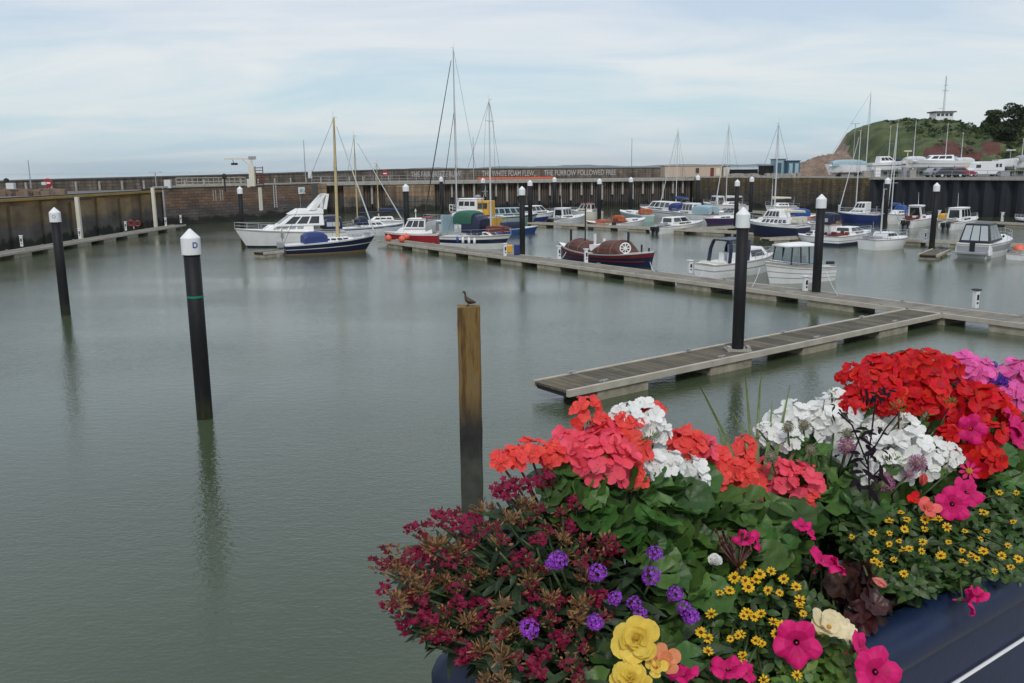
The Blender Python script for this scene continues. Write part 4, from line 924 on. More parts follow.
# 6 canopied yacht by the main pontoon
t, h = boat('sailing_yacht', 'white yacht with green and navy cockpit canopy beside the main pontoon pile', 'sailing boat', (511, 249.5), (447, 246.5), B=2.9, fb=1.3, fs=1.0, rake=.13, stripes=[(.45, .75, 'navy')])
X = lambda f: L2(h, f); cabin(t, X(.35), X(.8), 1.9, 1.2, 1.1, 1.5, .7, .2, .85, nwin=4, front=False); canopy(t, X(.34), X(.62), 2.1, 1.4, 3.0, 'navy', arch=.4); canopy(t, X(.22), X(.5), 2.2, 2.2, 3.35, 'green', 'awning', .3)
zt = PD(493.5, 101, t.location.y).z; mast(t, X(.7), 1.3, zt - 1.3, .085, 'alu', hull=h, spread=(.4, .85)); guard_rail(t, h, .05, 1, .6)
MB().box((X(.02), 0, 2.1), (.12, 1.9, 1.6)).tube((X(.03), -.9, 1), (X(.03), -.9, 3.0), .04).build('solar_panel', 'lightblue', t); MB().box((X(.8), 0, 1.75), (1.8, 1.0, .5)).build('folded_dinghy', 'darkred', t)
MB().tube((X(.2), .2, 1), (X(.12), .2, 2.9), .05).lathe([(.05, 0), (.3, .1), (.3, .3), (.05, .4)], (X(.12), .2, 2.7)).build('radar_dome', 'white_gel', t)
for i, px in enumerate((457.5, 463, 469, 474.5)):
    p = G(px, 245.2 + i * .5, .45); o = MB().lathe([(.02, 0), (.11, .1), (.11, .5), (.02, .62)], n=10).build('fender', 'blue' if i == 0 else 'white_gel', smooth=True); o.location = p + Vector((0, .1, .15)); tag(o, ('blue fender hanging at the stern of the canopied yacht', 'first white fender from the stern on the canopied yacht', 'second white fender from the stern on the canopied yacht', 'third white fender from the stern on the canopied yacht')[i], 'fender', 'fenders along the canopied yacht')
p = G(508, 252.5, .5); tag(soften(MB().box((0, 0, .3), (.75, .5, .6)).build('plastic_bin', 'yellow'), .06), 'bright yellow plastic bin on the main pontoon next to the pile', 'bin').location = p
p = G(517, 255.5, .5); tag(soften(MB().box((0, 0, .4), (.45, .45, .8)).build('plastic_bin', 'royal'), .06), 'dark blue plastic bin beside the yellow bin on the pontoon', 'bin').location = p + Vector((.0, .6, 0))
# 7 tallest mast yacht
t, h = boat('sailing_yacht', 'white yacht with the tallest mast and two dark furled sails', 'sailing boat', (424, 231.5), (486, 231), B=3.4, fb=1.35, fs=1.0, stripes=[(.8, .9, 'blue')])
X = lambda f: L2(h, f); cabin(t, X(.3), X(.72), 2.1, 1.4, 1.1, 1.6, .8, .2, .85, nwin=3, front=False)
yy = t.location.y; zt = PD(457.5, 48, yy).z; xm = local_x(t, 457, 222)
mast(t, xm, 1.2, zt - 1.2, .1, 'alu', boom=3.0, cover='canvas_white', hull=h, furled='rope_blue' if False else 'rope', spread=(.33, .6), coverh=.12)
MB().tube((xm + 2.0, 0, 1.5), (xm, 0, 1.2 + (zt - 1.2) * .66), .05, .03, 6).build('furled_sail', 'rope', t); guard_rail(t, h, .0, 1, .6)
# 8 yellow workboat
t, h = boat('workboat', 'yellow workboat with white wheelhouse moored against the timber pier', 'workboat', (450, 226.5), (498, 227.5), B=3.2, fb=1.9, fs=1.3, hullm='yellow', deck='grey', stripes=[(0, .12, 'black')])
X = lambda f: L2(h, f); cabin(t, X(.35), X(.8), 2.2, 1.6, 1.6, 3.4, .2, 0, .92, nwin=3, v=(.55, .85), roof='white_gel'); cabin(t, X(.12), X(.36), 2.0, 2.0, 1.5, 3.2, 0, 0, .9, nwin=2, m='yellow', v=(.45, .85), front=False, name='aft_cabin'); guard_rail(t, h, .5, 1, .8, m='white_gel', r=.03)
MB().tube((X(.3), 0, 3.3), (X(.24), 0, 4.8), .06).lathe([(.1, 0), (.35, .1), (.35, .3), (.1, .4)], (X(.4), 0, 3.5)).box((X(.26), 0, 4.3), (.1, 1.4, .1)).build('signal_mast', 'grey', t)
mm('orange_dull', (.4, .1, .04), .8, var=.5, vscale=3)
# generic motor boats
def motorboat(label, bow, stern, B=2.4, fb=1.1, fs=.8, hullm='white_gel', stripes=(), cab=(.35, .72), ch=.85, cabm='white_gel', nwin=3, can=None, canr=(.08, .36), canh=1.2, ob=False, roof=None, rail=True, trunk=True, roofm=None, obn=1, panes=0, name='motor_boat', aerial=0, rb=.05, rf=.55):
    t, h = boat(name, label, 'motor boat', bow, stern, B, fb, fs, hullm=hullm, stripes=stripes); z0 = (fb + fs) / 2; X = lambda f: L2(h, f); t.scale = (1, .92, .82)
    if trunk: cabin(t, X(cab[0] - .02), X(min(.88, cab[1] + .14)), B * .74, B * .4, z0 - .1, z0 + .3, .5, 0, .88, nwin=2, u=(.3, .85), v=(.25, .7), front=False, name='fore_cabin')
    if ch: cabin(t, X(cab[0]), X(cab[1]), B * .72, B * .58, z0 + .2, z0 + .2 + ch, rf, rb, .84, m=cabm, nwin=nwin, roof=roofm, v=(.2, .88), u=(.04, .96), aft=True)
    if can: canopy(t, X(canr[0]), X(canr[1]), B * .76, z0, z0 + canh, can, panes=panes)
    for k in range(obn if ob else 0): outboard(t, X(0) - .12, .35, (k - (obn - 1) / 2) * .6, 'black', 1.1)
    if rail: guard_rail(t, h, .5, 1, .45, n=6)
    mb = MB()
    for _ in range(7): f = U(.04, .3); mb.box((X(f), U(-.3, .3) * B, z0 + U(.05, .25)), (U(.15, .5), U(.15, .4), U(.15, .45)), U(0, 3))
    mb.box((X(.17), 0, z0), (.3 * h.L, B * .5, .12)).tube((X(.06), .3, z0), (X(.02), .35, z0 + 1.7), .02, .015, 5).build('deck_gear', random.choice(('grey', 'darkred', 'navy', 'teak', 'concrete')), t)
    if aerial: MB().tube((X(cab[0] + .1), 0, z0 + ch), (X(cab[0] + .08), 0, z0 + ch + aerial), .025, .015, 5).build('aerial', 'white_gel', t)
    return t, h
motorboat('pale blue launch with long blue topped cabin left of the navy bowed cruiser', (538, 222.5), (484, 224.5), 2.6, 1.5, 1.1, 'seagreen', [(.8, 1, 'navy')], (.1, .72), 1.0, 'lightblue', 5, rail=True)
motorboat('low bright blue open boat behind the pile of the canopied yacht', (538, 232.5), (498, 234), 2.0, .9, .6, 'blue', (), (.3, .6), 0, can='navy', canr=(.1, .6), canh=.9, rail=False, trunk=False)
motorboat('white cabin cruiser over a blue hull moored below the timber pier', (555, 220.5), (520, 223), 2.6, 1.6, 1.3, 'white_gel', [(0, .6, 'royal')], (.2, .68), 1.0, rf=1.1)
motorboat('white pilothouse boat with twin outboards, left of the red topped cruiser', (586, 222), (551, 225), 2.4, 1.35, .7, 'white_gel', [(.6, .66, 'grey')], (.2, .48), 1.2, ob=True, obn=2, aerial=2.2, roofm='white_gel', rb=0, rf=.15)
motorboat('cream cruiser with a red roof moored behind the orange gear', (570, 218.5), (601, 219), 2.6, 1.5, 1.2, 'cream_gel', (), (.25, .7), 1.0, 'cream_gel', 3, roofm='red')
motorboat('dark inflatable workboat loaded with orange gear', (586, 226), (614, 228), 2.0, .8, .6, 'black', [(.7, 1, 'orange')], (.3, .55), 0, can='orange_dull', canr=(.2, .5), canh=.45, rail=False, trunk=False)
motorboat('pale green hulled open boat with white gunwale beyond the white open boat', (620, 218), (648, 222), 2.4, 1.4, 1.1, 'seagreen', [(.85, 1, 'white_gel')], (.3, .6), 0, can='orange_dull', canr=(.05, .12), canh=.8, rail=False)
motorboat('white open boat with one black outboard and orange backed seats', (645, 225.5), (615, 229), 2.2, 1.2, .8, 'white_gel', (), (.3, .6), 0, can='orange_dull', canr=(.08, .16), canh=.9, ob=True, rail=False)
motorboat('wide white cruiser with navy stern canopy and long dark windows', (640, 215), (684, 219), 2.9, 1.5, 1.2, 'white_gel', [(.65, .72, 'navy')], (.18, .72), 1.15, nwin=4, can='royal', canr=(.0, .2), canh=1.3, rf=1.2)
motorboat('white cabin boat with a light blue canopy behind the cream striped cruiser', (672, 219), (716, 222), 2.6, 1.3, 1.1, 'white_gel', (), (.42, .7), 1.3, nwin=3, can='lightblue', canr=(.05, .42), canh=1.35, rf=.3, roofm='white_gel')
motorboat('white cruiser with cream rubbing stripe and twin outboards nearest the middle', (703, 229.5), (656, 234), 2.5, 1.3, .9, 'white_gel', [(.55, .65, 'cream_gel')], (.22, .62), .75, nwin=2, ob=True, obn=2, rf=.9)
motorboat('small white wheelhouse boat lying under the dark stone quay', (703, 207.5), (724, 209.5), 2.2, 1.2, .9, 'white_gel', [(0, .3, 'navy')], (.15, .5), 1.3, roofm='white_gel', rf=.3)
motorboat('low dark purple hulled day boat with a white deck by the short pontoon stub', (704, 224.5), (741, 222), 2.2, .95, .75, 'purple', (), (.3, .6), 0, rail=False)
motorboat('white narrow cuddy boat behind the purple hulled day boat', (712, 218), (745, 217), 2.2, 1.0, .8, 'white_gel', (), (.3, .7), .5, 'grey', 3, rail=False)
# navy ketch
t, h = boat('motor_sailer', 'navy hulled motor sailer with white deckhouse and two masts', 'sailing boat', (744, 236), (803, 239.5), B=3.1, fb=1.75, fs=1.35, rake=.1, hullm='navy', stripes=[(.84, 1, 'white_gel'), (0, .1, 'teak')])
X = lambda f: L2(h, f); cabin(t, X(.15), X(.78), 2.3, 1.5, 1.45, 2.0, .6, .1, .9, nwin=6, front=False, u=(.05, .8), v=(.2, .75)); cabin(t, X(.3), X(.62), 1.9, 1.6, 2.0, 2.8, .5, .1, .86, nwin=4, v=(.2, .8))
yy = t.location.y; zt = PD(779, 124, yy).z; mast(t, local_x(t, 774.5, 210), 1.6, zt - 1.6, .08, boom=3.4, cover='cream_gel', hull=h, coverh=.12); guard_rail(t, h, 0, 1, .65); MB().box((X(.07), 0, 1.9), (.6, 1.7, .5)).build('aft_locker', 'cream_gel', t)
# far yachts
def yacht(label, bow, stern, mt, fx=.56, B=2.7, hullm='white_gel', stripes=(), cover='navy', boom=3.0, furled='canvas_white', cabm='white_gel', hood=None, fb=1.25, fs=.95, spread=(.5,), masty=None, nwin=3):
    t, h = boat('sailing_yacht', label, 'sailing boat', bow, stern, B, fb, fs, hullm=hullm, stripes=stripes); X = lambda f: L2(h, f)
    cabin(t, X(.3), X(.74), B * .68, B * .45, (fb + fs) / 2, (fb + fs) / 2 + .5, .7, .15, .85, m=cabm, nwin=nwin, front=False)
    if hood == 'canvas_white': cabin(t, X(.3), X(.62), B * .62, B * .5, (fb + fs) / 2 + .3, (fb + fs) / 2 + 1.35, .5, -.05, .84, nwin=3, v=(.35, .85), name='deckhouse')
    elif hood: canopy(t, X(.24), X(.42), B * .65, fs, fs + 1.25, hood, 'spray_hood', .6)
    yy = t.location.y; xw_px = mt[0] + (555 - mt[0]) * .000223 * (212 - mt[1])
    zt = PD(mt[0], mt[1], yy).z; xm = local_x(t, xw_px, 212)
    xm = max(X(.3), min(X(.8), xm)); MB().box((X(.14), 0, fs + .1), (.9, B * .5, .3)).tube((X(.04), -.5, fs), (X(.02), -.55, fs + 1.5), .02, .02, 5).tube((X(.1), 0, fs + .2), (X(.1), 0, fs + .9), .04, .04, 6).tube((X(.1) - .03, -.4, fs + .9), (X(.1) - .03, .4, fs + .9), .03, .03, 6).build('cockpit_gear', 'grey', t); mast(t, xm, fb, zt - fb, .075, boom=boom, cover=cover, hull=h, furled=furled, spread=spread, coverh=.14); guard_rail(t, h, .0, 1, .55, n=8)
    return t, h
yacht('far white yacht with blue sail cover whose mast stands over the timber pier end', (660, 212), (690, 214), (678, 130), cover='blue')
yacht('far white yacht with bare mast under the stone quay, left of the navy motor sailer', (715, 212.5), (745, 211.5), (729, 124.5), cover='canvas_white')
yacht('far yacht with low leaning spars behind the navy motor sailer', (765, 214), (796, 213.5), (771, 176), cover='cream_gel', furled=False)
motorboat('white boat under a blue tarpaulin behind the stern of the navy motor sailer', (815, 222), (788, 224), 2.3, 1.1, .9, 'white_gel', [(.5, 1, 'orange')], (.3, .6), 0, can='blue', canr=(.1, .6), canh=1.2, rail=False)
motorboat('low white speedboat with a black flash between the motor sailer and the pile', (798, 241.5), (826, 244), 2.0, .9, .8, 'white_gel', [(.1, .2, 'black')], (.3, .6), .35, 'white_gel', 1, rail=False)
motorboat('white cruiser with navy canopy directly behind the pilothouse boat pile', (806, 231), (836, 233), 2.5, 1.2, 1.0, 'white_gel', (), (.5, .72), .6, can='navy', canr=(.05, .5), canh=1.5, panes=1)
motorboat('white cruiser with navy bottom and brown fender ring right of the pile', (870, 241), (829, 246), 2.6, 1.3, 1.0, 'white_gel', [(0, .32, 'navy'), (.5, .56, 'grey')], (.3, .66), .55, nwin=2, rf=.9)
yacht('blue hulled yacht with a tall white deckhouse in front of the stone quay', (838, 222), (880, 223.5), (861, 131), B=2.9, hullm='royal', hood='canvas_white', cover=None, boom=0, fb=1.3, fs=1.1, spread=(.45,))
bo = bpy.data.objects[-1] if False else None
t, h = yacht('white yacht seen from its rounded stern, moored right of the navy bottomed cruiser', (906, 247.5), (866, 249.5), (884, 190), B=2.7, cover=None, boom=0, furled=False, fb=1.0, fs=.85)
yacht('small white yacht with a bright blue sail cover left of the tall black pile', (886, 224.5), (907, 222.5), (897, 125), B=2.3, cover='blue', boom=2.2, spread=(.35,), hood='blue')
motorboat('white sport fishing boat with hard top and aerial left of the tall black pile', (932, 224.5), (906, 227.5), 2.5, 1.4, 1.0, 'white_gel', (), (.3, .5), 1.5, ob=True, obn=2, aerial=2.0, roofm='white_gel', rb=-.3, rf=.2)
motorboat('white pilothouse boat with black outboard moored before the sheet piling', (976, 226), (946, 230), 2.4, 1.4, .9, 'white_gel', (), (.22, .6), 1.4, ob=True, obn=2, aerial=2.2, roofm='white_gel', rf=.4)
motorboat('small white tender with a yellow bag on the far pontoon side', (930, 222.5), (948, 223.5), 1.7, .7, .6, 'white_gel', (), (.3, .6), 0, can='yellow', canr=(.1, .4), canh=.8, rail=False, trunk=False)
motorboat('dark hulled boat cut off by the right edge under the sheet piling', (1014, 226), (1040, 227), 2.4, 1.2, 1.0, 'navy', [(.8, 1, 'white_gel')], (.2, .6), .9, aerial=2.5)
motorboat('white inflatable tender beside the orange buoy at the right edge', (1046, 257), (1014, 260), 1.8, .6, .5, 'white_gel', (), (.3, .6), 0, rail=False, trunk=False)
# sports cruiser, right
t, h = boat('sports_cruiser', 'white sports cruiser with black framed clear canopy and grey side band', 'motor boat', (1008, 250), (965, 259.5), B=2.9, fb=1.35, fs=1.05, rake=.1, stripes=[(.45, .85, 'grey')], fixL=7.2)
X = lambda f: L2(h, f)
cabin(t, X(.04), X(.58), 2.3, 1.7, 1.1, 2.55, 1.3, .35, .74, m='black', nwin=3, aft=3, v=(.16, .9), u=(.05, .93), glass='clear_pane', name='canopy')
c_ = cabin(t, X(-.0), X(.1), 2.5, 2.5, .2, 1.1, .1, .0, .95, nwin=0, front=False, name='transom')
MB().box((X(-.02) - .25, 0, .42), (.7, 2.3, .12)).build('bathing_platform', 'grey', t); MB().box((X(0) - .03, 0, .85), (.08, .35, .8)).build('transom_gate', 'black', t)
cabin(t, X(.55), X(.86), 1.8, .9, 1.2, 1.5, .6, 0, .85, nwin=1, front=False, name='foredeck'); guard_rail(t, h, .45, 1, .55)
# near white boat with navy canopy
t, h = boat('cabin_cruiser', 'white cabin cruiser with an open navy cockpit canopy, stern to the main pontoon', 'motor boat', (772, 270.5), (704, 277.5), B=2.3, fb=1.2, fs=.85, rake=.08, stripes=[(.5, .56, 'grey')])
X = lambda f: L2(h, f)
for k, (xa, hh) in enumerate(((.2, 1.55), (.4, 1.75))): 
    pass
mb = MB()
def arch(mb, x, w_, z0, z1, thick, xd):
    pts = [(x - .12, -w_ / 2, z0), (x, -w_ / 2 * .97, z0 + (z1 - z0) * .6), (x + .1, -w_ / 2 * .8, z1 - .08), (x + .12, 0, z1), (x + .1, w_ / 2 * .8, z1 - .08), (x, w_ / 2 * .97, z0 + (z1 - z0) * .6), (x - .12, w_ / 2, z0)]
    rows = [[(p[0], p[1], p[2]), (p[0] + xd, p[1], p[2]), (p[0] + xd, p[1] * .94, p[2] - thick), (p[0], p[1] * .94, p[2] - thick)] for p in pts]; mb.rings(rows)
arch(mb, X(.2), 1.9, .9, 2.35, .05, .28); arch(mb, X(.43), 1.9, .9, 2.4, .05, .45)
mb.hexa([(X(.22), -.75, 2.27), (X(.46), -.75, 2.3), (X(.46), .75, 2.3), (X(.22), .75, 2.27)], [(X(.22), -.7, 2.36), (X(.46), -.7, 2.42), (X(.46), .7, 2.42), (X(.22), .7, 2.36)]).build('canopy', 'navy', t)
cabin(t, X(.48), X(.9), 1.9, 1.0, .95, 1.75, .9, 0, .82, nwin=1, v=(.3, .8), u=(.15, .8), front=True)
MB().hexa([(X(.46), -.85, 1.0), (X(.5), -.85, 1.0), (X(.5), .85, 1.0), (X(.46), .85, 1.0)], [(X(.44), -.75, 1.95), (X(.47), -.75, 1.95), (X(.47), .75, 1.95), (X(.44), .75, 1.95)]).build('windscreen', 'clear_pane', t)
soften(MB().box((X(.32), .35, 1.15), (.5, .45, .7)).box((X(.32), -.4, 1.15), (.5, .45, .7)).build('seats', 'cap_white', t), .08); MB().box((X(.1), 0, .9), (.5, 1.8, .15)).build('stern_bench', 'cream_gel', t); guard_rail(t, h, .55, 1, .45)
# near white pilothouse boat
t, h = boat('pilothouse_boat', 'small white pilothouse boat with lapstrake hull and black outboard', 'motor boat', (764, 284), (826, 279), B=2.15, fb=1.35, fs=.85, rake=.09, stripes=[(.28, .31, 'grey'), (.55, .58, 'grey'), (.8, .84, 'grey')])
X = lambda f: L2(h, f)
mb = MB(); x0, x1 = X(.33), X(.74); wb_, wt_ = .82, .74; zb_, zt_ = 1.1, 2.2
for s in (-1, 1):
    for i, f in enumerate((0, .3, .62, 1)): xa = x0 + (x1 - x0) * f; mb.hexa([(xa - .03, s * wb_ - .03, zb_), (xa + .03, s * wb_ - .03, zb_), (xa + .03, s * wb_ + .03, zb_), (xa - .03, s * wb_ + .03, zb_)], [(xa - .03 - .12 * (f == 1), s * wt_ - .03, zt_), (xa + .03 - .12 * (f == 1), s * wt_ - .03, zt_), (xa + .03 - .12 * (f == 1), s * wt_ + .03, zt_), (xa - .03 - .12 * (f == 1), s * wt_ + .03, zt_)])
mb.box((x1 - .06, 0, 1.65), (.05, .06, 1.1)).box(((x0 + x1) / 2, 0, 1.12), (x1 - x0, 1.6, .06)).build('pillars', 'black', t)
def pane(mb_, a, b, c, d, par, nm='window'):
    MB().hexa([a, b, c, d], [tuple(Vector(p) + Vector((0.008, 0.004, 0))) for p in (a, b, c, d)]).build(nm, 'see_glass', par)
g_ = bpy.data.materials.new('see_glass'); g_.use_nodes = True; MT['see_glass'] = g_; Ng = g_.node_tree.nodes; Lg = g_.node_tree.links
tr = Ng.new('ShaderNodeBsdfTransparent'); tr.inputs[0].default_value = (.6, .65, .65, 1); gl = Ng.new('ShaderNodeBsdfGlossy'); gl.inputs['Roughness'].default_value = .05; mxg = Ng.new('ShaderNodeMixShader'); mxg.inputs[0].default_value = .22
Lg.new(tr.outputs[0], mxg.inputs[1]); Lg.new(gl.outputs[0], mxg.inputs[2]); Lg.new(mxg.outputs[0], Ng['Material Output'].inputs['Surface'])
for s in (-1, 1):
    for f0, f1 in ((.02, .28), (.32, .6), (.64, .97)):
        a_ = x0 + (x1 - x0) * f0; b_ = x0 + (x1 - x0) * f1; pane(None, (a_, s * wb_, 1.15), (b_, s * wb_, 1.15), (b_ - .1 * (f1 > .9), s * wt_, 2.17), (a_, s * wt_, 2.17), t)
for s in (0, 1): pane(None, (x1, -.78 + .8 * s, 1.15), (x1, -.02 + .8 * s, 1.15), (x1 - .12, -.02 + .72 * s, 2.17), (x1 - .12, -.7 + .72 * s, 2.17), t, 'windscreen')
ro = []
for i in range(9):
    f = i / 8; x = x0 - .15 + (x1 - x0 + .35) * f; e = 1 - abs(2 * f - 1) ** 3 * .4
    ro.append([(x, -.9 * (1 - .25 * f ** 3), 2.2), (x, -.7, 2.2 + .14 * e), (x, 0, 2.2 + .24 * e), (x, .7, 2.2 + .14 * e), (x, .9 * (1 - .25 * f ** 3), 2.2)])
MB().rings(ro).build('roof', 'white_gel', t, True)
cabin(t, X(.3), X(.88), 1.5, .8, .95, 1.15, .3, 0, .9, nwin=0, front=False, name='fore_cabin'); MB().box((X(.45), 0, 1.3), (.5, .5, .6)).build('seat', 'grey', t)
outboard(t, X(0) - .15, .55, 0, 'black', 1.0); guard_rail(t, h, .0, .95, .15, 'toe_rail', r=.02)
# old lifeboat
t, h = boat('wooden_lifeboat', 'old double ended lifeboat, dark blue and red, with brown tarpaulin covers', 'lifeboat', (654, 268.5), (559, 257.5), B=2.7, fb=1.2, fs=.75, rake=.03, dbl=True, hullm='navy', deck='white_gel', stripes=[(.78, .92, 'darkred2')] if False else [])
X = lambda f: L2(h, f); h.build('stripe', 'lifeboat_red', t, .66, .9, .015); h.build('fender_rope', 'red', t, .36, .42, .03, .05, .95)
for (f0, f1, hh) in ((.12, .44, 1.0), (.48, .77, 1.2)):
    mb = MB(); rows = []
    for i in range(11):
        f = i / 10; x = X(f0 + (f1 - f0) * f); e = max(0.0, math.sin(f * math.pi)) ** .45
        e = max(.12, e) * (1.0 - .35 * (f if f0 < .3 else 1 - f)); w_ = h.half(f0 + (f1 - f0) * f) * .93; e *= U(.88, 1.06)
        rows.append([(x, w_ * math.cos(a) if abs(math.cos(a)) > 1e-6 else 0, .85 + (1 + U(-.04, .04)) * hh * e * (max(0.0, math.sin(a)) ** .8)) for a in [k * math.pi / 10 for k in range(11)]])
    mb.rings(rows, True, True).build('tarpaulin', 'tarp', t)
    if f0 < .3: MB().box((X(.46), 0, 1.1), (.7, 1.5, .5)).box((X(.47), -.6, 1.5), (.14, .14, 1.3)).box((X(.455), .5, 1.3), (.12, .12, .9)).build('midship_gear', 'white_gel', t)
    fr = MB()
    for i in (3, 7): fr.path([Vector(p) * 1.0 + Vector((0, 0, .02)) for p in rows[i]], .022, 5)
    fr.build('hoops', 'teak', t)
MB().tube((X(.3), 0, 1), (X(.3), 0, 5.4), .06, .045).build('mast', 'rubber', t)
MB().lathe([(.46, -.03), (.52, -.03), (.52, .03), (.46, .03)], (0, 0, 0), 24, Matrix.Translation((X(.755), -.45, 1.65)) @ Matrix.Rotation(R(90), 4, 'Y') @ Matrix.Rotation(R(30), 4, 'X')).build('x', 'white_gel', t) if False else None
mb = MB(); cW = Vector((X(.775), -.55, 1.3)); nrm = Vector((.75, -.65, 0)).normalized(); sd = Vector((0, 0, 1)).cross(nrm)
ring = [cW + (sd * math.cos(a) + Vector((0, 0, 1)) * math.sin(a)) * .37 for a in [k * math.pi / 8 for k in range(17)]]
mb.path(ring, .05, 6)
for k in range(0, 16, 2): mb.tube(cW, ring[k], .035, .035, 5)
mb.build('white_wheel', 'white_gel', t)
for xb, yb, zb0, zb1, rb in ((.14, 0, 1, 2.3, .09), (.72, .3, 1.3, 2.4, .09), (.88, 0, 1.0, 1.6, .07), (.95, 0, 1.1, 1.4, .07)): MB().tube((X(xb), yb, zb0), (X(xb), yb, zb1), rb).build('bollard', 'rubber', t)
# ------------------------------------------------------------------ boat park
def parked(label, bowp, sternp, ground_d, L_, B, hullm='white_gel', cab=True, cover=None, mastp=None, stripes=(), rev=False, boxlen=None, zs=1.1, stand=True):
    px0, px1 = bowp, sternp; y = ground_d
    b = PD(px0, 172, y); s = PD(px1, 172, y); c = (b + s) / 2; d = b - s; L_ = abs(d.x); hd = 0 if d.x > 0 else math.pi
    t = thing('stored_boat', label, 'boat', (c.x, y, 5.0 + zs), hd, 'boats stored ashore in the boat park')
    h = Hull(L_, B, 1.4, 1.1, .85, .1); h.build('hull', hullm, t)
    for (l0, l1, m_) in stripes: h.build('stripe', m_, t, l0, l1, .012)
    MB().box((0, 0, 1.05), (L_ * .8, B * .6, .1)).build('deck', hullm, t)
    X = lambda f: -L_ / 2 + L_ * f
    if cab: cabin(t, X(.2), X(.68), B * .75, B * .55, 1.1, 2.1, 1.2, .1, .82, nwin=3)
    if cover: canopy(t, X(.05), X(.85), B * .85, 1.0, 2.1, cover, 'cover', .5)
    mb = MB()
    for f in (.2, .65):
        for s_ in (-1, 1): mb.tube((X(f), s_ * B * .42, .2), (X(f), s_ * B * .5, -zs), .05)
        mb.box((X(f), 0, -zs + .35), (.25, B * .5, .7 + .0))
    mb.build('cradle', 'rubber', t)
    if mastp:
        zt = PD(mastp[0], mastp[1], y).z - 5 - zs; xm = (PD(mastp[0] - .0, (mastp[1] + 165) / 2, y).x - c.x) * (1 if hd == 0 else -1)
        mast(t, xm, 1.2, zt - 1.2, .085, hull=h, furled=False, spread=(.55,))
    return t
parked('pale hulled yacht ashore under a light blue cover at the left of the boat park', 824, 866, 150, 7, 2.6, 'white_gel', False, 'lightblue', (868.5, 93), zs=.8)
parked('white motor cruiser ashore right behind the far left end of the sheet piling', 907, 869, 143, 7, 2.8, 'white_gel', True, stripes=[(.5, .6, 'navy')], zs=1.2)
parked('long sleek white motor cruiser ashore behind the red car', 905, 962, 160, 9, 3, 'white_gel', True, stripes=[(.4, .5, 'grey')], zs=1.5)
parked('white yacht ashore with bare mast rising left of the red earth slope', 900, 925, 168, 7, 2.4, 'white_gel', False, 'canvas_white', (914.5, 121.5), zs=1.4)
parked('white yacht ashore whose mast stands in front of the red earth slope', 932, 958, 170, 7, 2.4, 'white_gel', False, 'lightblue', (946.5, 124.5), zs=1.4)
parked('small yacht ashore with a short mast left of the white van', 952, 972, 168, 7, 2.4, 'cream_gel', False, 'canvas_white', (962, 133), zs=1.1)
parked('white half decked boat ashore right of the white van', 1018, 994, 148, 7, 2.4, 'white_gel', False, zs=1.5)
parked('white yacht ashore at the right edge with a leaning bare mast', 1012, 1036, 150, 7, 2.4, 'white_gel', False, 'grey', (1022.5, 139), zs=1.3)
parked('white yacht ashore with thin mast at the left part of the slope', 878, 900, 172, 6, 2.2, 'white_gel', False, 'navy', (889.5, 127), zs=1.2)
def wheel(par, x, y, r=.32):
    o = MB().lathe([(r * .6, -.1), (r, -.1), (r, .1), (r * .6, .1)], n=18, mt=Matrix.Translation((x, y, r)) @ Matrix.Rotation(R(90), 4, 'X')).build('wheel', 'tyre', par)
    MB().lathe([(r * .58, -.11), (r * .58, .11)], n=14, mt=Matrix.Translation((x, y, r)) @ Matrix.Rotation(R(90), 4, 'X')).build('rim', 'alu', o)
def side_profile(par, pts, w_, m, name):
    n = len(pts); mb = MB(); mb.v = [(x, -w_ / 2, z) for x, z in pts] + [(x, w_ / 2, z) for x, z in pts]
    mb.f = [tuple(range(n)), tuple(range(2 * n - 1, n - 1, -1))] + [(i, n + i, n + (i + 1) % n, (i + 1) % n) for i in range(n)]
    return soften(mb.build(name, m, par), .06, 2)
mm('car_red', (.3, .015, .03), .3, coat=.5); mm('car_silver', (.35, .36, .38), .35, metal=.3); mm('car_dark', (.03, .035, .045), .3, coat=.5); mm('van_white', (.72, .73, .72), .35)
def car(px, d, label, m, rz=0):
    p = PD(px, 174, d); t = thing('parked_car', label, 'car', (p.x, d, 5.0), rz, 'vehicles parked above the sheet piling')
    side_profile(t, [(-2.05, .3), (-2.1, .8), (-1.9, .95), (-1.05, 1.0), (.95, .98), (1.8, .88), (2.1, .68), (2.1, .3)], 1.72, m, 'body')
    side_profile(t, [(-1.85, .95), (-1.45, 1.4), (.2, 1.45), (1.0, .98)], 1.5, m, 'roof')
    for s in (-1, 1):
        y = s * .76
        MB().hexa([(-1.35, y - .01, 1.0), (-.35, y - .01, 1.0), (-.35, y + .01, 1.0), (-1.35, y + .01, 1.0)], [(-1.2, y - .01, 1.34), (-.35, y - .01, 1.36), (-.35, y + .01, 1.36), (-1.2, y + .01, 1.34)]).build('window', 'glass', t)
        MB().hexa([(-.28, y - .01, 1.0), (.75, y - .01, 1.0), (.75, y + .01, 1.0), (-.28, y + .01, 1.0)], [(-.28, y - .01, 1.36), (.2, y - .01, 1.36), (.2, y + .01, 1.36), (-.28, y + .01, 1.36)]).build('window', 'glass', t)
        for x in (-1.3, 1.3): wheel(t, x, s * .8)
car(960, 136, 'dark red car parked left of the white van above the sheet piling', 'car_red', R(8))
car(949, 133, 'dark blue car parked beside the red car above the sheet piling', 'car_dark', R(-5))
car(938.5, 139, 'silver car parked between the dark blue car and the stored cruisers', 'car_silver', R(5))
p = PD(984, 174, 142); t = thing('white_van', 'long white high roofed van parked in the boat park at the right', 'van', (p.x, 142, 5.0), R(180), 'vehicles parked above the sheet piling')
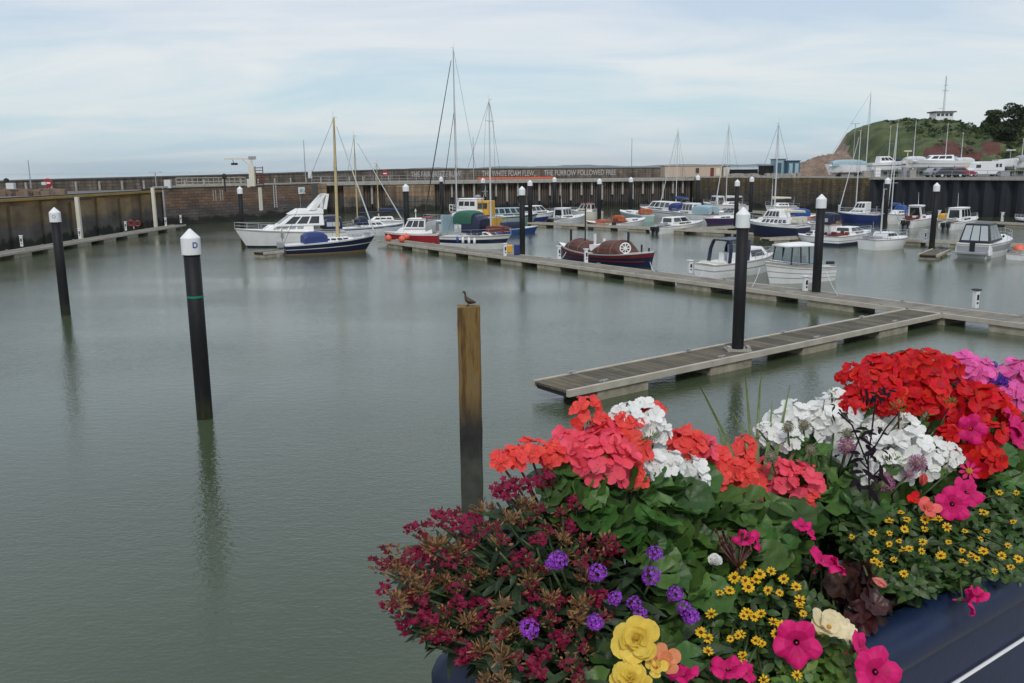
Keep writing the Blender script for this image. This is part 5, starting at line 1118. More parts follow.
side_profile(t, [(-2.7, .35), (-2.7, 2.2), (-2.55, 2.35), (1.3, 2.35), (1.75, 2.1), (2.15, 1.3), (2.85, 1.05), (2.95, .35)], 2.0, 'van_white', 'body')
for s in (-1, 1):
    y = s * 1.005
    MB().box((1.5, y, 1.6), (.75, .02, .5)).build('window', 'glass', t); MB().box((-2.0, y, 1.7), (.4, .02, .55)).build('window', 'glass', t); MB().box((-1.45, y, 1.7), (.4, .02, .55)).build('window', 'glass', t)
    for x in (-1.8, 1.9): wheel(t, x, s * .92, .36)
p = PD(1000, 174, 147); o = None
# crates and gear along the boat park edge
gear = [(905, 134, 'grey_bin', 'grey', .9, 1.5, 'tall grey bin above the left end of the sheet piling'), (868, 138, 'storage_box', 'concrete', 1.6, 1.0, 'brown storage box under the bow of the pale yacht ashore'), (877, 137, 'storage_box', 'white_gel', .8, 1.6, 'white upright cabinet between the two leftmost stored boats'),
        (1004, 134, 'storage_box', 'grey', 1.4, .8, 'low grey box right of the white van'), (912, 133, 'storage_box', 'concrete', .9, 1.2, 'brown box just right of the tall grey bin')]
for px, d, nm, m_, w_, h_, lab in gear:
    p = PD(px, 174, d); t = thing(nm, lab, 'box', (p.x, d, 5.0)); soften(MB().box((0, 0, h_ / 2), (w_, .8, h_ - .02)).build('body', m_, t), .05); soften(MB().box((0, 0, h_ + .03), (w_ + .08, .88, .08)).build('lid', m_, t), .02)
p = PD(908, 151, 139); t = thing('flood_lamp', 'cream twin armed work lamp standing above the sheet piling', 'lamp', (p.x, 139, 5.0)); hh = p.z - 5
MB().tube((0, 0, 0), (0, 0, hh), .1, .08).tube((-.5, 0, hh * .55), (0, 0, hh * .75), .06).build('post', 'cream_gel', t); MB().box((0, 0, hh), (1.1, .4, .2)).build('lamp_head', 'cream_gel', t)

def line(a, b, sag, label):
    a = Vector(a); b = Vector(b); pts = [a.lerp(b, i / 10) - Vector((0, 0, sag * math.sin(math.pi * i / 10))) for i in range(11)]
    mb = MB().path([p - a for p in pts], .016, 5); o = mb.build('mooring_line', 'canvas_white'); o.location = a; tag(o, label, 'rope', 'mooring lines')
for bow, pon, lab in (((760, 268), (752, 287), 'rope from the bow of the pilothouse boat to the main pontoon'), ((826, 270), (838, 296), 'rope from the stern of the pilothouse boat to the main pontoon'), ((704, 270), (699, 277), 'rope from the stern of the navy canopied cruiser to the main pontoon'), ((566, 252), (560, 259), 'rope from the stern end of the old lifeboat to the pontoon'), ((650, 262), (655, 272.5), 'rope from the bow end of the old lifeboat to the pontoon'), ((372, 240), (379, 240), 'rope from the bow of the blue sloop to the pontoon end')):
    a = G(bow[0], bow[1], .95); b = G(pon[0], pon[1], .55); line(a, b, .12, lab)
# ------------------------------------------------------------------ foreground: promenade edge, planter and flowers
DIR = Vector((math.sin(R(55)), math.cos(R(55)), 0)); NRM = Vector((-DIR.y, DIR.x, 0))   # along the trough / across it towards the water
RIM = H - .65; C0p = Vector((.068, .80, 0)) ; hdP = math.atan2(DIR.y, DIR.x)
def SU(s, u, z): p = C0p + DIR * s + NRM * u; return Vector((p.x, p.y, z))
def on_plane(px, py, u):
    d = ray(px, py); k = (NRM.dot(C0p) + u) / NRM.dot(d); return EYE + d * k
# promenade edge below (stone quay the planter stands on)
a_ = SU(-6, .42, 0); t = struct(MB().box((6, -20, 2.2), (90, 40, 6.2)).build('promenade', 'concrete')); t.location = (a_.x, a_.y, 0); t.rotation_euler = (0, 0, hdP)
def planter_mat():
    m = mat('planter_blue', (.009, .02, .055), .42, spec=.3, var=.12, vscale=9, bump=.04, bscale=60); MT['planter_blue'] = m
planter_mat()
t = thing('flower_trough', 'long dark blue trough with a rolled rim and a thin white line along its side', 'planter', SU(.025, 0, RIM), hdP)
Lt, Wt = 2.6, .32
prof = [(0.018, -.42), (.0, -.07), (-.008, -.064), (-.02, -.052), (-.026, -.036), (-.026, -.02), (-.02, -.006), (-.008, .004), (.008, .01), (.024, .008), (.034, -.004), (.036, -.4)]
# outline of the trough as a closed loop of cross-sections (rounded left end)
path = []
def addp(x, y, nx_, ny_): path.append((x, y, nx_, ny_))
r_ = .018
for k in range(9):
    a = math.pi + (math.pi / 2) * k / 8; addp(r_ + r_ * math.cos(a), r_ + r_ * math.sin(a), math.cos(a), math.sin(a))
for k in range(1, 12): addp(r_ + (Lt - r_) * k / 11, 0, 0, -1)
addp(Lt, Wt, 0, 1)
for k in range(10, -1, -1): addp(r_ + (Lt - r_) * k / 11, Wt, 0, 1)
for k in range(9):
    a = math.pi / 2 + (math.pi / 2) * k / 8; addp(r_ + r_ * math.cos(a), Wt - r_ + r_ * math.sin(a), math.cos(a), math.sin(a))
rows = [[(x - nx_ * o, y - ny_ * o, z) for o, z in prof] for x, y, nx_, ny_ in path]; rows.append(rows[0])
sh = MB().rings(rows, False, False).build('shell', 'planter_blue', t, True); sh.data.set_sharp_from_angle(angle=R(38))
mm('soil', (.02, .014, .009), .95, var=.4, vscale=20, bump=.6, bscale=40)
MB().box((Lt / 2, Wt / 2, -.2), (Lt - .05, Wt - .05, .28)).build('soil', 'soil', t)
MB().box((Lt / 2, Wt / 2, -.41), (Lt - .06, Wt - .06, .02)).build('base', 'planter_blue', t)
MB().tube((.03, -.001, -.150), (Lt, -.001, -.150), .003, n=8).build('white_line', 'cap_white', t)
for x in (.3, 2.2): MB().box((x, Wt / 2, -.71), (.08, .24, .58)).build('leg', 'planter_blue', t)
# --- flower materials
def petal_mat(key, c, c2=None, isl=.16, trans=.22, rough=.55):
    MT[key] = mat(key, c, rough, island=isl, trans=trans, spec=.25, hue=.02, var=.16, vscale=4)
petal_mat('p_coral', (.80, .075, .06)); petal_mat('p_pinkcoral', (.82, .085, .13)); petal_mat('p_white', (.8, .8, .76), isl=.05); petal_mat('p_red', (.6, .006, .006), isl=.25)
petal_mat('p_pink', (.75, .12, .38)); petal_mat('p_magenta', (.62, .01, .14), isl=.1); petal_mat('p_magdark', (.5, .006, .11), isl=.05); petal_mat('p_purple', (.27, .045, .46), isl=.45); petal_mat('p_violet', (.07, .02, .3), isl=.3)
petal_mat('p_yellow', (.72, .42, .012), isl=.12); petal_mat('p_begonia', (.78, .6, .11), isl=.06, trans=.3); petal_mat('p_peach', (.75, .3, .14), isl=.08, trans=.3); petal_mat('p_salmon', (.78, .16, .14), isl=.1, trans=.3)
petal_mat('p_salmonlight', (.8, .3, .26), isl=.08, trans=.3); petal_mat('p_cream', (.75, .66, .42), isl=.08); petal_mat('p_crimson', (.13, .008, .02), isl=.45); petal_mat('p_crimson_bright', (.2, .006, .038), isl=.4); petal_mat('p_tan', (.22, .115, .05), isl=.5, trans=.1); petal_mat('p_mauve', (.45, .15, .3), isl=.3)
petal_mat('centre_dark', (.03, .012, .006)); petal_mat('centre_yellow', (.5, .26, .02)); petal_mat('throat', (.16, .0, .05), isl=.05); petal_mat('centre_orange', (.4, .16, .01)); petal_mat('bud_green', (.13, .2, .05), isl=.3)
petal_mat('grey_pom', (.2, .19, .12), isl=.35, trans=.05)
def leaf_mat(key, c, var=.3, rough=.45):
    MT[key] = mat(key, c, rough, island=var, trans=.2, spec=.4, hue=.05, var=.3, vscale=45, bump=.12, bscale=120)
leaf_mat('l_ger', (.052, .12, .024), .45); leaf_mat('l_gerlight', (.075, .16, .032), .3); leaf_mat('l_small', (.045, .09, .02), .45); leaf_mat('l_shaded', (.014, .028, .009), .4); leaf_mat('l_lance', (.03, .055, .022), .4)  # the darkest green paints shade into the inner leaves behind the outer layer
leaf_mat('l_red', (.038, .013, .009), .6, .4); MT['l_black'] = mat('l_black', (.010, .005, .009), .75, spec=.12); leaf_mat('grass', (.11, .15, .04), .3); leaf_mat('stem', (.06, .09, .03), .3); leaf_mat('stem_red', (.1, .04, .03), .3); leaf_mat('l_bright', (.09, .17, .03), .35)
# --- petal and flower meshes (facing +z)
def petal(mb, M_, L_, W_, cup=.15, r0=0.0, tip=.85, nseg=5, ruf=0.0, droop=0.0):
    rows = []
    for i in range(nseg + 1):
        t = i / nseg; u_ = min(1, t / .62) if t < .62 else 1; w_ = W_ * .5 * ((.2 + .8 * math.sin(u_ * math.pi / 2) ** 1.1) if t < .62 else math.sqrt(max(.0, 1 - ((t - .62) / .40) ** 2)))
        if t >= 1: w_ = max(w_, W_ * .5 * tip * .32)
        z = cup * L_ * t * t - droop * L_ * t ** 3
        rows.append([M_ @ Vector((r0 + L_ * t, -w_, z + .06 * L_ * (.5 + t) + (U(-ruf, ruf) if ruf else 0))), M_ @ Vector((r0 + L_ * t * 1.02, 0, z + (U(-ruf, ruf) if ruf else 0))), M_ @ Vector((r0 + L_ * t, w_, z + .06 * L_ * (.5 + t) + (U(-ruf, ruf) if ruf else 0)))])
    mb.rings(rows, False, False)
def orient(n, roll=None):
    n = Vector(n).normalized(); q = n.to_track_quat('Z', 'Y'); return q.to_matrix().to_4x4() @ Matrix.Rotation(U(0, 6.28) if roll is None else roll, 4, 'Z')
def fib(n, frac):
    for i in range(n):
        z = 1 - frac * (i + .5) / n; a = i * 2.39996; r = math.sqrt(max(0, 1 - z * z)); yield Vector((r * math.cos(a), r * math.sin(a), z))
def join_parts(parts, name):
    """parts: list of (MB, material) -> one mesh with several materials"""
    me = bpy.data.meshes.new(name); vs = []; fs = []; mi = []
    for k, (mb, m) in enumerate(parts):
        o = len(vs); vs += mb.v; fs += [tuple(i + o for i in f) for f in mb.f]; mi += [k] * len(mb.f); me.materials.append(MT[m])
    me.from_pydata(vs, [], fs); me.update()
    for p, i in zip(me.polygons, mi): p.material_index = i; p.use_smooth = True
    return me
def geranium_head(m, nf=24, open_=.9):
    pet = MB(); st = MB(); bud = MB()
    for d in fib(nf, .95):
        c = d * Vector((1, 1, 1)).x * 1.0; c = Vector((d.x * .8, d.y * .8, d.z * .5)) + Vector((U(-.12, .12), U(-.12, .12), U(-.14, .14)))
        n = (d * .8 + Vector((U(-.4, .4), U(-.4, .4), .45))).normalized(); M_ = Matrix.Translation(c) @ orient(n); s = U(.44, .54)
        for k in range(5):
            petal(pet, M_ @ Matrix.Rotation(k * 1.2566 + U(-.12, .12), 4, 'Z') @ Matrix.Rotation(-U(-.1, .25), 4, 'Y'), s * U(.88, 1.05), s * U(.84, .98), U(-.05, .2), .02, .95, 5, .006)
        st.tube(Vector((0, 0, -.6)), c - n * .03, .022, .018, 4, False)
    for k in range(11):
        a = U(0, 6.28); p = Vector((.5 * math.cos(a), .35 * math.sin(a), -.45 + U(-.1, .1))); bud.tube(Vector((0, 0, -.6)), p, .02, .02, 4).tube(p, p + Vector((p.x * .3, p.y * .3, -.16)), .05, .015, 5)
    return join_parts([(pet, m), (st, 'stem_red'), (bud, 'bud_green')], 'flower_head')
def petunia(m, throat='throat'):
    a_ = MB(); b_ = MB(); d2 = MB(); n = 50; rows = []; ph = U(0, 6)
    nz = [U(-1, 1) for _ in range(n)]; nz = [(nz[i - 1] + nz[i] + nz[(i + 1) % n]) / 3 for i in range(n)]
    for r, z in ((.06, -.62), (.09, -.35), (.14, -.14), (.3, .0), (.55, .07), (.76, .09), (.9, .07), (1.0, .0)):
        row = []
        for i in range(n):
            a = 2 * math.pi * i / n; c5 = math.cos(5 * a + ph); ru = (.08 * math.sin(5 * a + ph + 1.2) + .05 * math.sin(15 * a + ph) + .14 * nz[i]) * r ** 2.2
            rr = r * (1 + .075 * r * c5 - .12 * r ** 3 * max(0, -c5) ** 8 + .03 * nz[i] * r ** 2)
            row.append((rr * math.cos(a), rr * math.sin(a), z + ru + .07 * r * c5 - .05 * r * max(0, -c5) ** 4))
        rows.append(row)
    a_.rings(rows[4:], True, False); d2.rings(rows[2:5], True, False); b_.rings(rows[:3], True, False)
    c_ = MB().tube((0, 0, -.6), (0, 0, -1.1), .1, .05, 10, False); d_ = MB()
    for k in range(5): petal(d_, Matrix.Translation((0, 0, -1.0)) @ Matrix.Rotation(k * 1.256, 4, 'Z') @ Matrix.Rotation(-R(60), 4, 'Y'), .5, .16, 0)
    e_ = MB().lathe([(.02, -.12), (.05, -.1), (.02, -.06)], n=8); b_.tube((0, 0, -.5), (0, 0, -1.0), .085, .05, 10, False)
    return join_parts([(a_, m), (b_, throat), (c_, m), (d_, 'l_gerlight'), (e_, 'bud_green'), (d2, 'p_magdark')], 'flower')
def daisy(m='p_yellow', c='centre_dark', n=10):
    a_ = MB()
    for k in range(n): petal(a_, Matrix.Rotation(k * 2 * math.pi / n + U(-.06, .06), 4, 'Z') @ Matrix.Rotation(-U(-.25, .35), 4, 'Y'), U(.6, .78), U(.32, .42), .05, .24, .9, 3)
    b_ = MB().lathe([(.30, 0), (.30, .07), (.24, .13), (.1, .15)], n=10); e_ = MB()
    for k in range(14): a = k * 2.4; q = .05 + .2 * (k / 14); e_.box((q * math.cos(a), q * math.sin(a), .14), (.05, .05, .06))
    return join_parts([(a_, m), (b_, c), (e_, 'centre_orange')], 'flower')
def verbena(m, nf=26):
    a_ = MB(); st = MB()
    for d in fib(nf, 1.1):
        c = Vector((d.x * .78, d.y * .78, d.z * .5)) * U(.85, 1.1); n = (d + Vector((U(-.4, .4), U(-.4, .4), .3))); M_ = Matrix.Translation(c) @ orient(n); s = U(.2, .27)
        for k in range(5): petal(a_, M_ @ Matrix.Rotation(k * 1.2566, 4, 'Z'), s, s * .75, .15, 0, .9, 2)
        st.tube((0, 0, -.7), c, .02, .02, 3, False)
    return join_parts([(a_, m), (st, 'p_crimson')], 'flower_head')
def spiky(m, n=40, spread=1.0, flat=.5, c2=None, nc=0):
    a_ = MB(); b_ = MB()
    for i, d in enumerate(fib(n, 1.0)):
        base = Vector((d.x * .35, d.y * .35, d.z * .1)); n_ = Vector((d.x, d.y, d.z * .6 + .35)).normalized(); M_ = Matrix.Translation(base) @ n_.to_track_quat('X', 'Z').to_matrix().to_4x4() @ Matrix.Rotation(U(0, 6), 4, 'X')
        petal(a_, Matrix.Translation((U(-.3, .3), U(-.3, .3), U(-.1, .25))) @ M_, U(.25, .62) * spread, U(.1, .18), U(-.4, .5), 0, .2, 3)
    for i in range(nc):
        a = U(0, 6.28); q = U(.1, .85); c = Vector((q * math.cos(a), q * math.sin(a), .38 - .3 * q * q + U(-.12, .15))); M_ = Matrix.Translation(c) @ orient((U(-.5, .5), U(-.5, .5), 1))
        for k in range(5): petal(b_, M_ @ Matrix.Rotation(k * 1.2566, 4, 'Z'), .24, .2, .1, 0, .9, 2)
    parts = [(a_, m)]
    if nc: parts.append((b_, c2))
    return join_parts(parts, 'flower_head')
def pom(m, n=60, c='grey_pom'):
    a_ = MB()
    for d in fib(n, 1.9):
        M_ = Matrix.Translation(d * .55) @ orient(d)
        a_.tube(d * .45, d * U(.9, 1.05), .07, .02, 4, False)
        for k in range(3): petal(a_, M_ @ Matrix.Translation((0, 0, .35)) @ Matrix.Rotation(k * 2.1, 4, 'Z'), .17, .14, .3, 0, .8, 2)
    b_ = MB().lathe([(.1, -.6), (.5, -.35), (.62, 0), (.5, .35), (.1, .6)], n=12)
    return join_parts([(a_, m), (b_, c)], 'flower_head')
def begonia(m, layers=((1.0, 6, -.1), (.9, 5, .12), (.72, 5, .4), (.5, 4, .75), (.3, 3, 1.1)), ctr='centre_orange'):
    a_ = MB()
    for li, (s, n, tilt) in enumerate(layers):
        for k in range(n):
            petal(a_, Matrix.Translation((0, 0, .05 * li)) @ Matrix.Rotation(k * 2 * math.pi / n + li * .7 + U(-.3, .3), 4, 'Z') @ Matrix.Rotation(U(-.2, .2), 4, 'X') @ Matrix.Rotation(-tilt - U(-.15, .25), 4, 'Y'), s * U(.85, 1.1), s * U(.85, 1.05), U(.1, .35), .03, .95, 7, .035)
    b_ = MB().lathe([(.05, 0), (.12, .15), (.05, .26)], n=8)
    return join_parts([(a_, m), (b_, ctr)], 'flower')
def trumpet_bud(m):
    a_ = MB()
    for k in range(5): petal(a_, Matrix.Rotation(k * 1.2566, 4, 'Z') @ Matrix.Rotation(-R(62), 4, 'Y'), 1.3, .9, .55, .05, .8, 5)
    for k in range(4): petal(a_, Matrix.Rotation(k * 1.57 + .5, 4, 'Z') @ Matrix.Rotation(-R(74), 4, 'Y'), 1.1, .7, .4, .02, .8, 5)
    return join_parts([(a_, m)], 'flower')
# --- leaves
def ger_leaf(mb, M_, r):
    n = 28; tw = U(-.25, .25); c = M_ @ Vector((0, 0, 0)); r1 = []; r2 = []
    for i in range(n + 1):
        a = R(20) + (2 * math.pi - R(40)) * i / n; lob = 1 + .16 * abs(math.sin(3.5 * (a - R(20)))) + .03 * math.sin(21 * a); fold = .07 * math.sin(a * 7) + tw * .6 * math.cos(a * 2)
        for rr, lst in ((.55, r1), (1.0, r2)):
            q = r * rr * (lob if rr == 1 else 1); lst.append(M_ @ Vector((-q * math.cos(a), q * math.sin(a), r * (.32 * rr * rr + fold * rr * .6))))
    o = len(mb.v); mb.v += [tuple(c)] + [tuple(p) for p in r1] + [tuple(p) for p in r2]
    for i in range(n): mb.f.append((o, o + 1 + i, o + 2 + i)); mb.f.append((o + 1 + i, o + n + 2 + i, o + n + 3 + i, o + 2 + i))
def lance_leaf(mb, M_, l, w, droop=.3, fold=.2):
    rows = []
    for i in range(6):
        t = i / 5; ww = w * .5 * math.sin(math.pi * min(1, .06 + t * .94)) ** .75 if i < 5 else w * .03; z = -droop * l * t * t
        rows.append([M_ @ Vector((l * t, -ww, z + fold * ww)), M_ @ Vector((l * t, 0, z)), M_ @ Vector((l * t, ww, z + fold * ww))])
    mb.rings(rows, False, False)
# --- silhouette and depth across the trough
SIL = [(372, 585), (385, 550), (400, 530), (430, 520), (480, 515), (497, 462), (540, 448), (566, 440), (580, 412), (640, 410), (670, 432), (720, 448), (758, 440), (780, 412), (850, 392), (862, 356), (905, 348), (950, 352), (968, 364), (1024, 368), (1100, 372)]
def ufun(px, py):
    yt = lerp_list(SIL, px); yb = 602 + (955 - px) * .55; yb = max(yb, yt + 60)
    v = max(-.1, min(1.1, (py - yt) / (yb - yt))); return .27 * (1 - v) ** 1.0 - .035
TOCAM = lambda p: (EYE - p).normalized()
def place_on(px, py, du=0.0): return on_plane(px, py, ufun(px, py) + du)
def inside(poly, x, y):
    c = False; j = len(poly) - 1
    for i in range(len(poly)):
        (xi, yi), (xj, yj) = poly[i], poly[j]
        if (yi > y) != (yj > y) and x < (xj - xi) * (y - yi) / (yj - yi) + xi: c = not c
        j = i
    return c
def sample(poly, n, mind=0, tries=60):
    xs = [p[0] for p in poly]; ys = [p[1] for p in poly]; out = []
    for _ in range(n * tries):
        if len(out) >= n: break
        x = U(min(xs), max(xs)); y = U(min(ys), max(ys))
        if inside(poly, x, y) and all((x - a) ** 2 + (y - b) ** 2 > mind * mind for a, b in out): out.append((x, y))
    return out
PLC = {}
def plant(name, label, at, cat='flowering plant'):
    s0 = on_plane(at[0], at[1], .14); p = Vector((s0.x, s0.y, RIM - .06)); t = thing(name, label, cat, p); t['_o'] = 0; del t['_o']
    PLC[t.name] = (t, MB(), MB()); return t
MESHV = {}
def head(t, meshes, px, py, dpx, nrm=None, du=0.0, stem='stem', lean=.55, pname='flower_head', stemlen=.1, roll=None, up=.9):
    p = place_on(px, py, du); me = random.choice(meshes); dist = (p - EYE).dot(_F); rad = dpx / 2 * dist / FPX
    n = nrm or (Vector((0, 0, up)) + TOCAM(p) * lean + Vector((U(-.3, .3), U(-.3, .3), 0))).normalized()
    o = bpy.data.objects.new(pname, me); COL.objects.link(o); o.parent = t; base = Vector(t.location)
    Mx = Matrix.Translation(p - base) @ orient(n, roll) @ Matrix.Scale(rad, 4); o.matrix_local = Mx
    if stemlen:
        q = p - n * rad * .6; e = q + Vector((base.x - q.x, base.y - q.y, 0)) * .7 + NRM * .02 + Vector((0, 0, -stemlen)); e.z = max(e.z, min(q.z, RIM + .06)); m_ = (q + e) / 2 - n * .01 + Vector((U(-.005, .005), 0, 0))
        MS = PLC[t.name][1]; 
        r = .0016 if stem != 'stem_thick' else .0026
        MS.path([q - base, m_ - base, e - base, Vector((0, 0, 0))], r, 5)
    return o, p
def finish(t, stem_m='stem'):
    if PLC[t.name][1].v: PLC[t.name][1].build('stems', stem_m, t, True)
def foliage(t, kind, poly, n, m, size, layers=(0, .09), mind=0, name='foliage', up=.8, zmin=None, cam=.5):
    mb = MB(); base = Vector(t.location); st = MB()
    for (x, y) in sample(poly, n, mind):
        du = U(*layers); p = place_on(x, y, du)
        if p.z < RIM - .12 and du > .03: continue
        nn = (Vector((0, 0, up)) + TOCAM(p) * cam + Vector((U(-.7, .7), U(-.7, .7), U(-.3, .3)))).normalized()
        if kind == 'ger':
            r = size * U(.6, 1.15); M_ = Matrix.Translation(p - base) @ orient(nn); ger_leaf(mb, M_, r); st.tube(p - base, p - base - nn * .03 + Vector((U(-.02, .02), .03, -.05)), .0013, .0016, 4, False)
        elif kind == 'small':
            M0 = Matrix.Translation(p - base) @ orient(nn)
            for k in range(3): lance_leaf(mb, M0 @ Matrix.Rotation(k * 2.1 + U(-.4, .4), 4, 'Z') @ Matrix.Rotation(-U(0, .6), 4, 'Y'), size * U(.6, 1.1), size * .5, .3)
        elif kind == 'lance':
            M0 = Matrix.Translation(p - base) @ orient(nn)
            for k in range(2): lance_leaf(mb, M0 @ Matrix.Rotation(k * 3.1 + U(-.5, .5), 4, 'Z') @ Matrix.Rotation(-U(-.1, .7), 4, 'Y'), size * U(.6, 1.1), size * .24, .4)
        elif kind == 'fern':
            M0 = Matrix.Translation(p - base) @ orient(nn)
            for k in range(7): lance_leaf(mb, M0 @ Matrix.Translation((size * .12 * k, 0, 0)) @ Matrix.Rotation((1 if k % 2 else -1) * .8, 4, 'Z') @ Matrix.Rotation(-U(0, .4), 4, 'Y'), size * .5, size * .12, .2)
    o = mb.build(name, m, t, True)
    if st.v and kind == 'ger': st.build('leaf_stalks', 'stem', t, True)
    return o
GER = {k: [geranium_head(m, n) for n in ((8, 9, 10, 10) if k != 'red' else (9, 10, 12))] for k, m in (('coral', 'p_coral'), ('pinkcoral', 'p_pinkcoral'), ('white', 'p_white'), ('red', 'p_red'), ('pink', 'p_pink'))}
PET = [petunia('p_magenta') for _ in range(3)]
DAI = [daisy(n=k) for k in (9, 10, 11, 12, 8, 10)]
VER = [verbena('p_purple', n_) for n_ in (24, 28, 20)]; VIO = [verbena('p_violet')]
CRI = [spiky('p_crimson', 26, .7, .5, 'p_crimson_bright', 16) for _ in range(3)]; CRB = [spiky('p_tan', 20, .8, .5, 'p_crimson', 7) for _ in range(3)]; TAN = [spiky('p_tan', 60) for _ in range(4)]
# --- 1 sweet william mass (left)
SW = [(378, 565), (400, 530), (470, 518), (497, 490), (540, 482), (600, 505), (612, 560), (606, 683), (480, 683), (470, 662), (435, 655), (405, 625), (384, 600)]
t = plant('sweet_william', 'large clump of crimson flower heads and brown seed heads at the left trough end', (585, 600))
cr = [(390, 565), (386, 590), (392, 610), (402, 575), (412, 530), (440, 520), (455, 518), (474, 520), (470, 540), (424, 540), (418, 560), (430, 552), (410, 596), (418, 602), (503, 490), (515, 487), (530, 487), (545, 480), (495, 530), (570, 528), (612, 550), (606, 548), (575, 505), (520, 560), (455, 590), (450, 560), (553, 605), (532, 588), (478, 622), (440, 640), (500, 640), (560, 640), (425, 620), (590, 580), (470, 655)]
for i, (x, y) in enumerate(cr): head(t, CRI if i % 3 else CRB, x, y, U(22, 31), stemlen=.09)
for (x, y) in sample(SW, 85, 14): head(t, TAN if rnd() < .42 else (CRB if rnd() < .7 else CRI), x, y, U(22, 34), du=U(-.02, .02), stemlen=.08)
foliage(t, 'lance', [(398, 572), (418, 548), (480, 532), (510, 505), (600, 515), (620, 683), (500, 683), (480, 655), (440, 645), (415, 610)], 560, 'l_lance', .036, (.01, .1)); foliage(t, 'lance', [(412, 580), (500, 525), (610, 515), (620, 690), (500, 690), (485, 650), (440, 640)], 480, 'l_shaded', .042, (.05, .16), name='inner_foliage'); finish(t)
# --- 2 coral geranium left
t = plant('geranium', 'coral pink geranium at the front left whose flower heads rise highest beside the white ones', (600, 480))
for x, y, d, k in ((585, 412, 34, 'coral'), (600, 424, 22, 'coral'), (503, 462, 26, 'coral'), (515, 457, 28, 'coral'), (532, 452, 32, 'coral'), (550, 455, 30, 'coral'), (566, 447, 40, 'pinkcoral'), (603, 445, 50, 'pinkcoral'), (612, 462, 56, 'pinkcoral'), (590, 462, 42, 'pinkcoral'), (632, 450, 46, 'coral'), (652, 412, 28, 'coral'), (622, 434, 44, 'coral'), (636, 478, 26, 'coral')): head(t, GER[k], x, y, d, up=.6, lean=.8)
foliage(t, 'ger', [(545, 480), (570, 462), (660, 475), (690, 500), (690, 560), (640, 560), (600, 530), (560, 520)], 60, 'l_ger', .024, (-.0, .03), 10); foliage(t, 'ger', [(545, 480), (570, 462), (690, 480), (690, 560), (600, 540)], 90, 'l_shaded', .024, (.05, .12), 5, 'inner_foliage'); finish(t, 'stem_red')
head(PLC['geranium'][0], [spiky('bud_green', 30, 1.1)], 650, 440, 22, du=-.04, lean=.9) if 'geranium' in PLC else None
t = plant('geranium', 'white geranium tucked among the coral heads at the left', (650, 455))
for x, y, d in ((627, 417, 36), (645, 419, 40), (634, 428, 34), (657, 432, 28), (650, 468, 38), (668, 464, 34), (690, 472, 38), (697, 478, 26), (640, 470, 26)): head(t, GER['white'], x, y, d, up=.6, lean=.8)
finish(t)
t = plant('geranium', 'coral geranium at the centre with broad green scalloped leaves below it', (730, 480))
for x, y, d, k in ((685, 445, 36, 'coral'), (700, 452, 36, 'pinkcoral'), (690, 440, 30, 'coral'), (715, 458, 34, 'coral'), (730, 470, 34, 'coral'), (745, 478, 38, 'coral'), (738, 462, 32, 'coral'), (745, 447, 26, 'coral'), (718, 478, 24, 'coral'), (752, 492, 26, 'coral'), (768, 470, 28, 'pinkcoral'), (780, 476, 38, 'pinkcoral'), (797, 482, 46, 'pinkcoral'), (806, 496, 28, 'coral')): head(t, GER[k], x, y, d, up=.6, lean=.8)
foliage(t, 'ger', [(660, 480), (700, 480), (720, 500), (800, 505), (815, 540), (790, 565), (740, 560), (720, 600), (660, 600), (650, 560), (655, 520)], 95, 'l_ger', .027, (-.01, .02), 11); foliage(t, 'ger', [(650, 475), (800, 490), (815, 545), (740, 600), (655, 600)], 130, 'l_shaded', .026, (.05, .12), 5, 'inner_foliage')
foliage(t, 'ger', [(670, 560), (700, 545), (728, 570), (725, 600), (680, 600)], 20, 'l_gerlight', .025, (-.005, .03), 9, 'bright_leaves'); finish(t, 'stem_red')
# --- white geranium right
t = plant('geranium', 'white geranium with many flower heads in the middle right of the trough', (850, 440))
for x, y, d in ((768, 434, 34), (780, 425, 38), (792, 414, 36), (806, 425, 40), (822, 418, 44), (832, 405, 36), (842, 424, 42), (858, 412, 38), (838, 447, 40), (856, 455, 36), (872, 432, 36), (888, 422, 34), (900, 430, 44), (882, 452, 42), (906, 448, 48), (925, 462, 40), (938, 452, 30), (905, 470, 30), (950, 458, 28), (918, 408, 17), (790, 440, 30), (868, 470, 30)): head(t, GER['white'], x + U(-2, 2), y + U(-2, 2), d * .88, up=.5, lean=.9, du=U(-.02, .015))
BUD = [spiky('bud_green', 26, 1.0)]
for x, y, d in ((832, 392, 12), (893, 462, 22), (902, 415, 16), (925, 415, 18), (948, 470, 16), (815, 452, 16), (862, 430, 14), (880, 482, 18), (826, 470, 12), (760, 428, 12)): head(t, BUD, x, y, d, du=-.03, lean=.9)
foliage(t, 'ger', [(760, 450), (800, 440), (860, 450), (930, 450), (980, 470), (960, 500), (870, 510), (820, 510), (770, 480)], 70, 'l_ger', .024, (.01, .05), 9); foliage(t, 'ger', [(760, 440), (950, 440), (980, 480), (870, 515), (770, 485)], 110, 'l_shaded', .024, (.05, .12), 5, 'inner_foliage'); foliage(t, 'ger', [(770, 430), (860, 405), (950, 440), (960, 480), (800, 470)], 16, 'l_gerlight', .018, (-.01, .01), 18, 'bright_leaves'); foliage(t, 'ger', [(825, 480), (870, 470), (885, 500), (870, 520), (830, 515)], 22, 'l_ger', .026, (-.005, .02), 8, 'front_leaves'); finish(t)
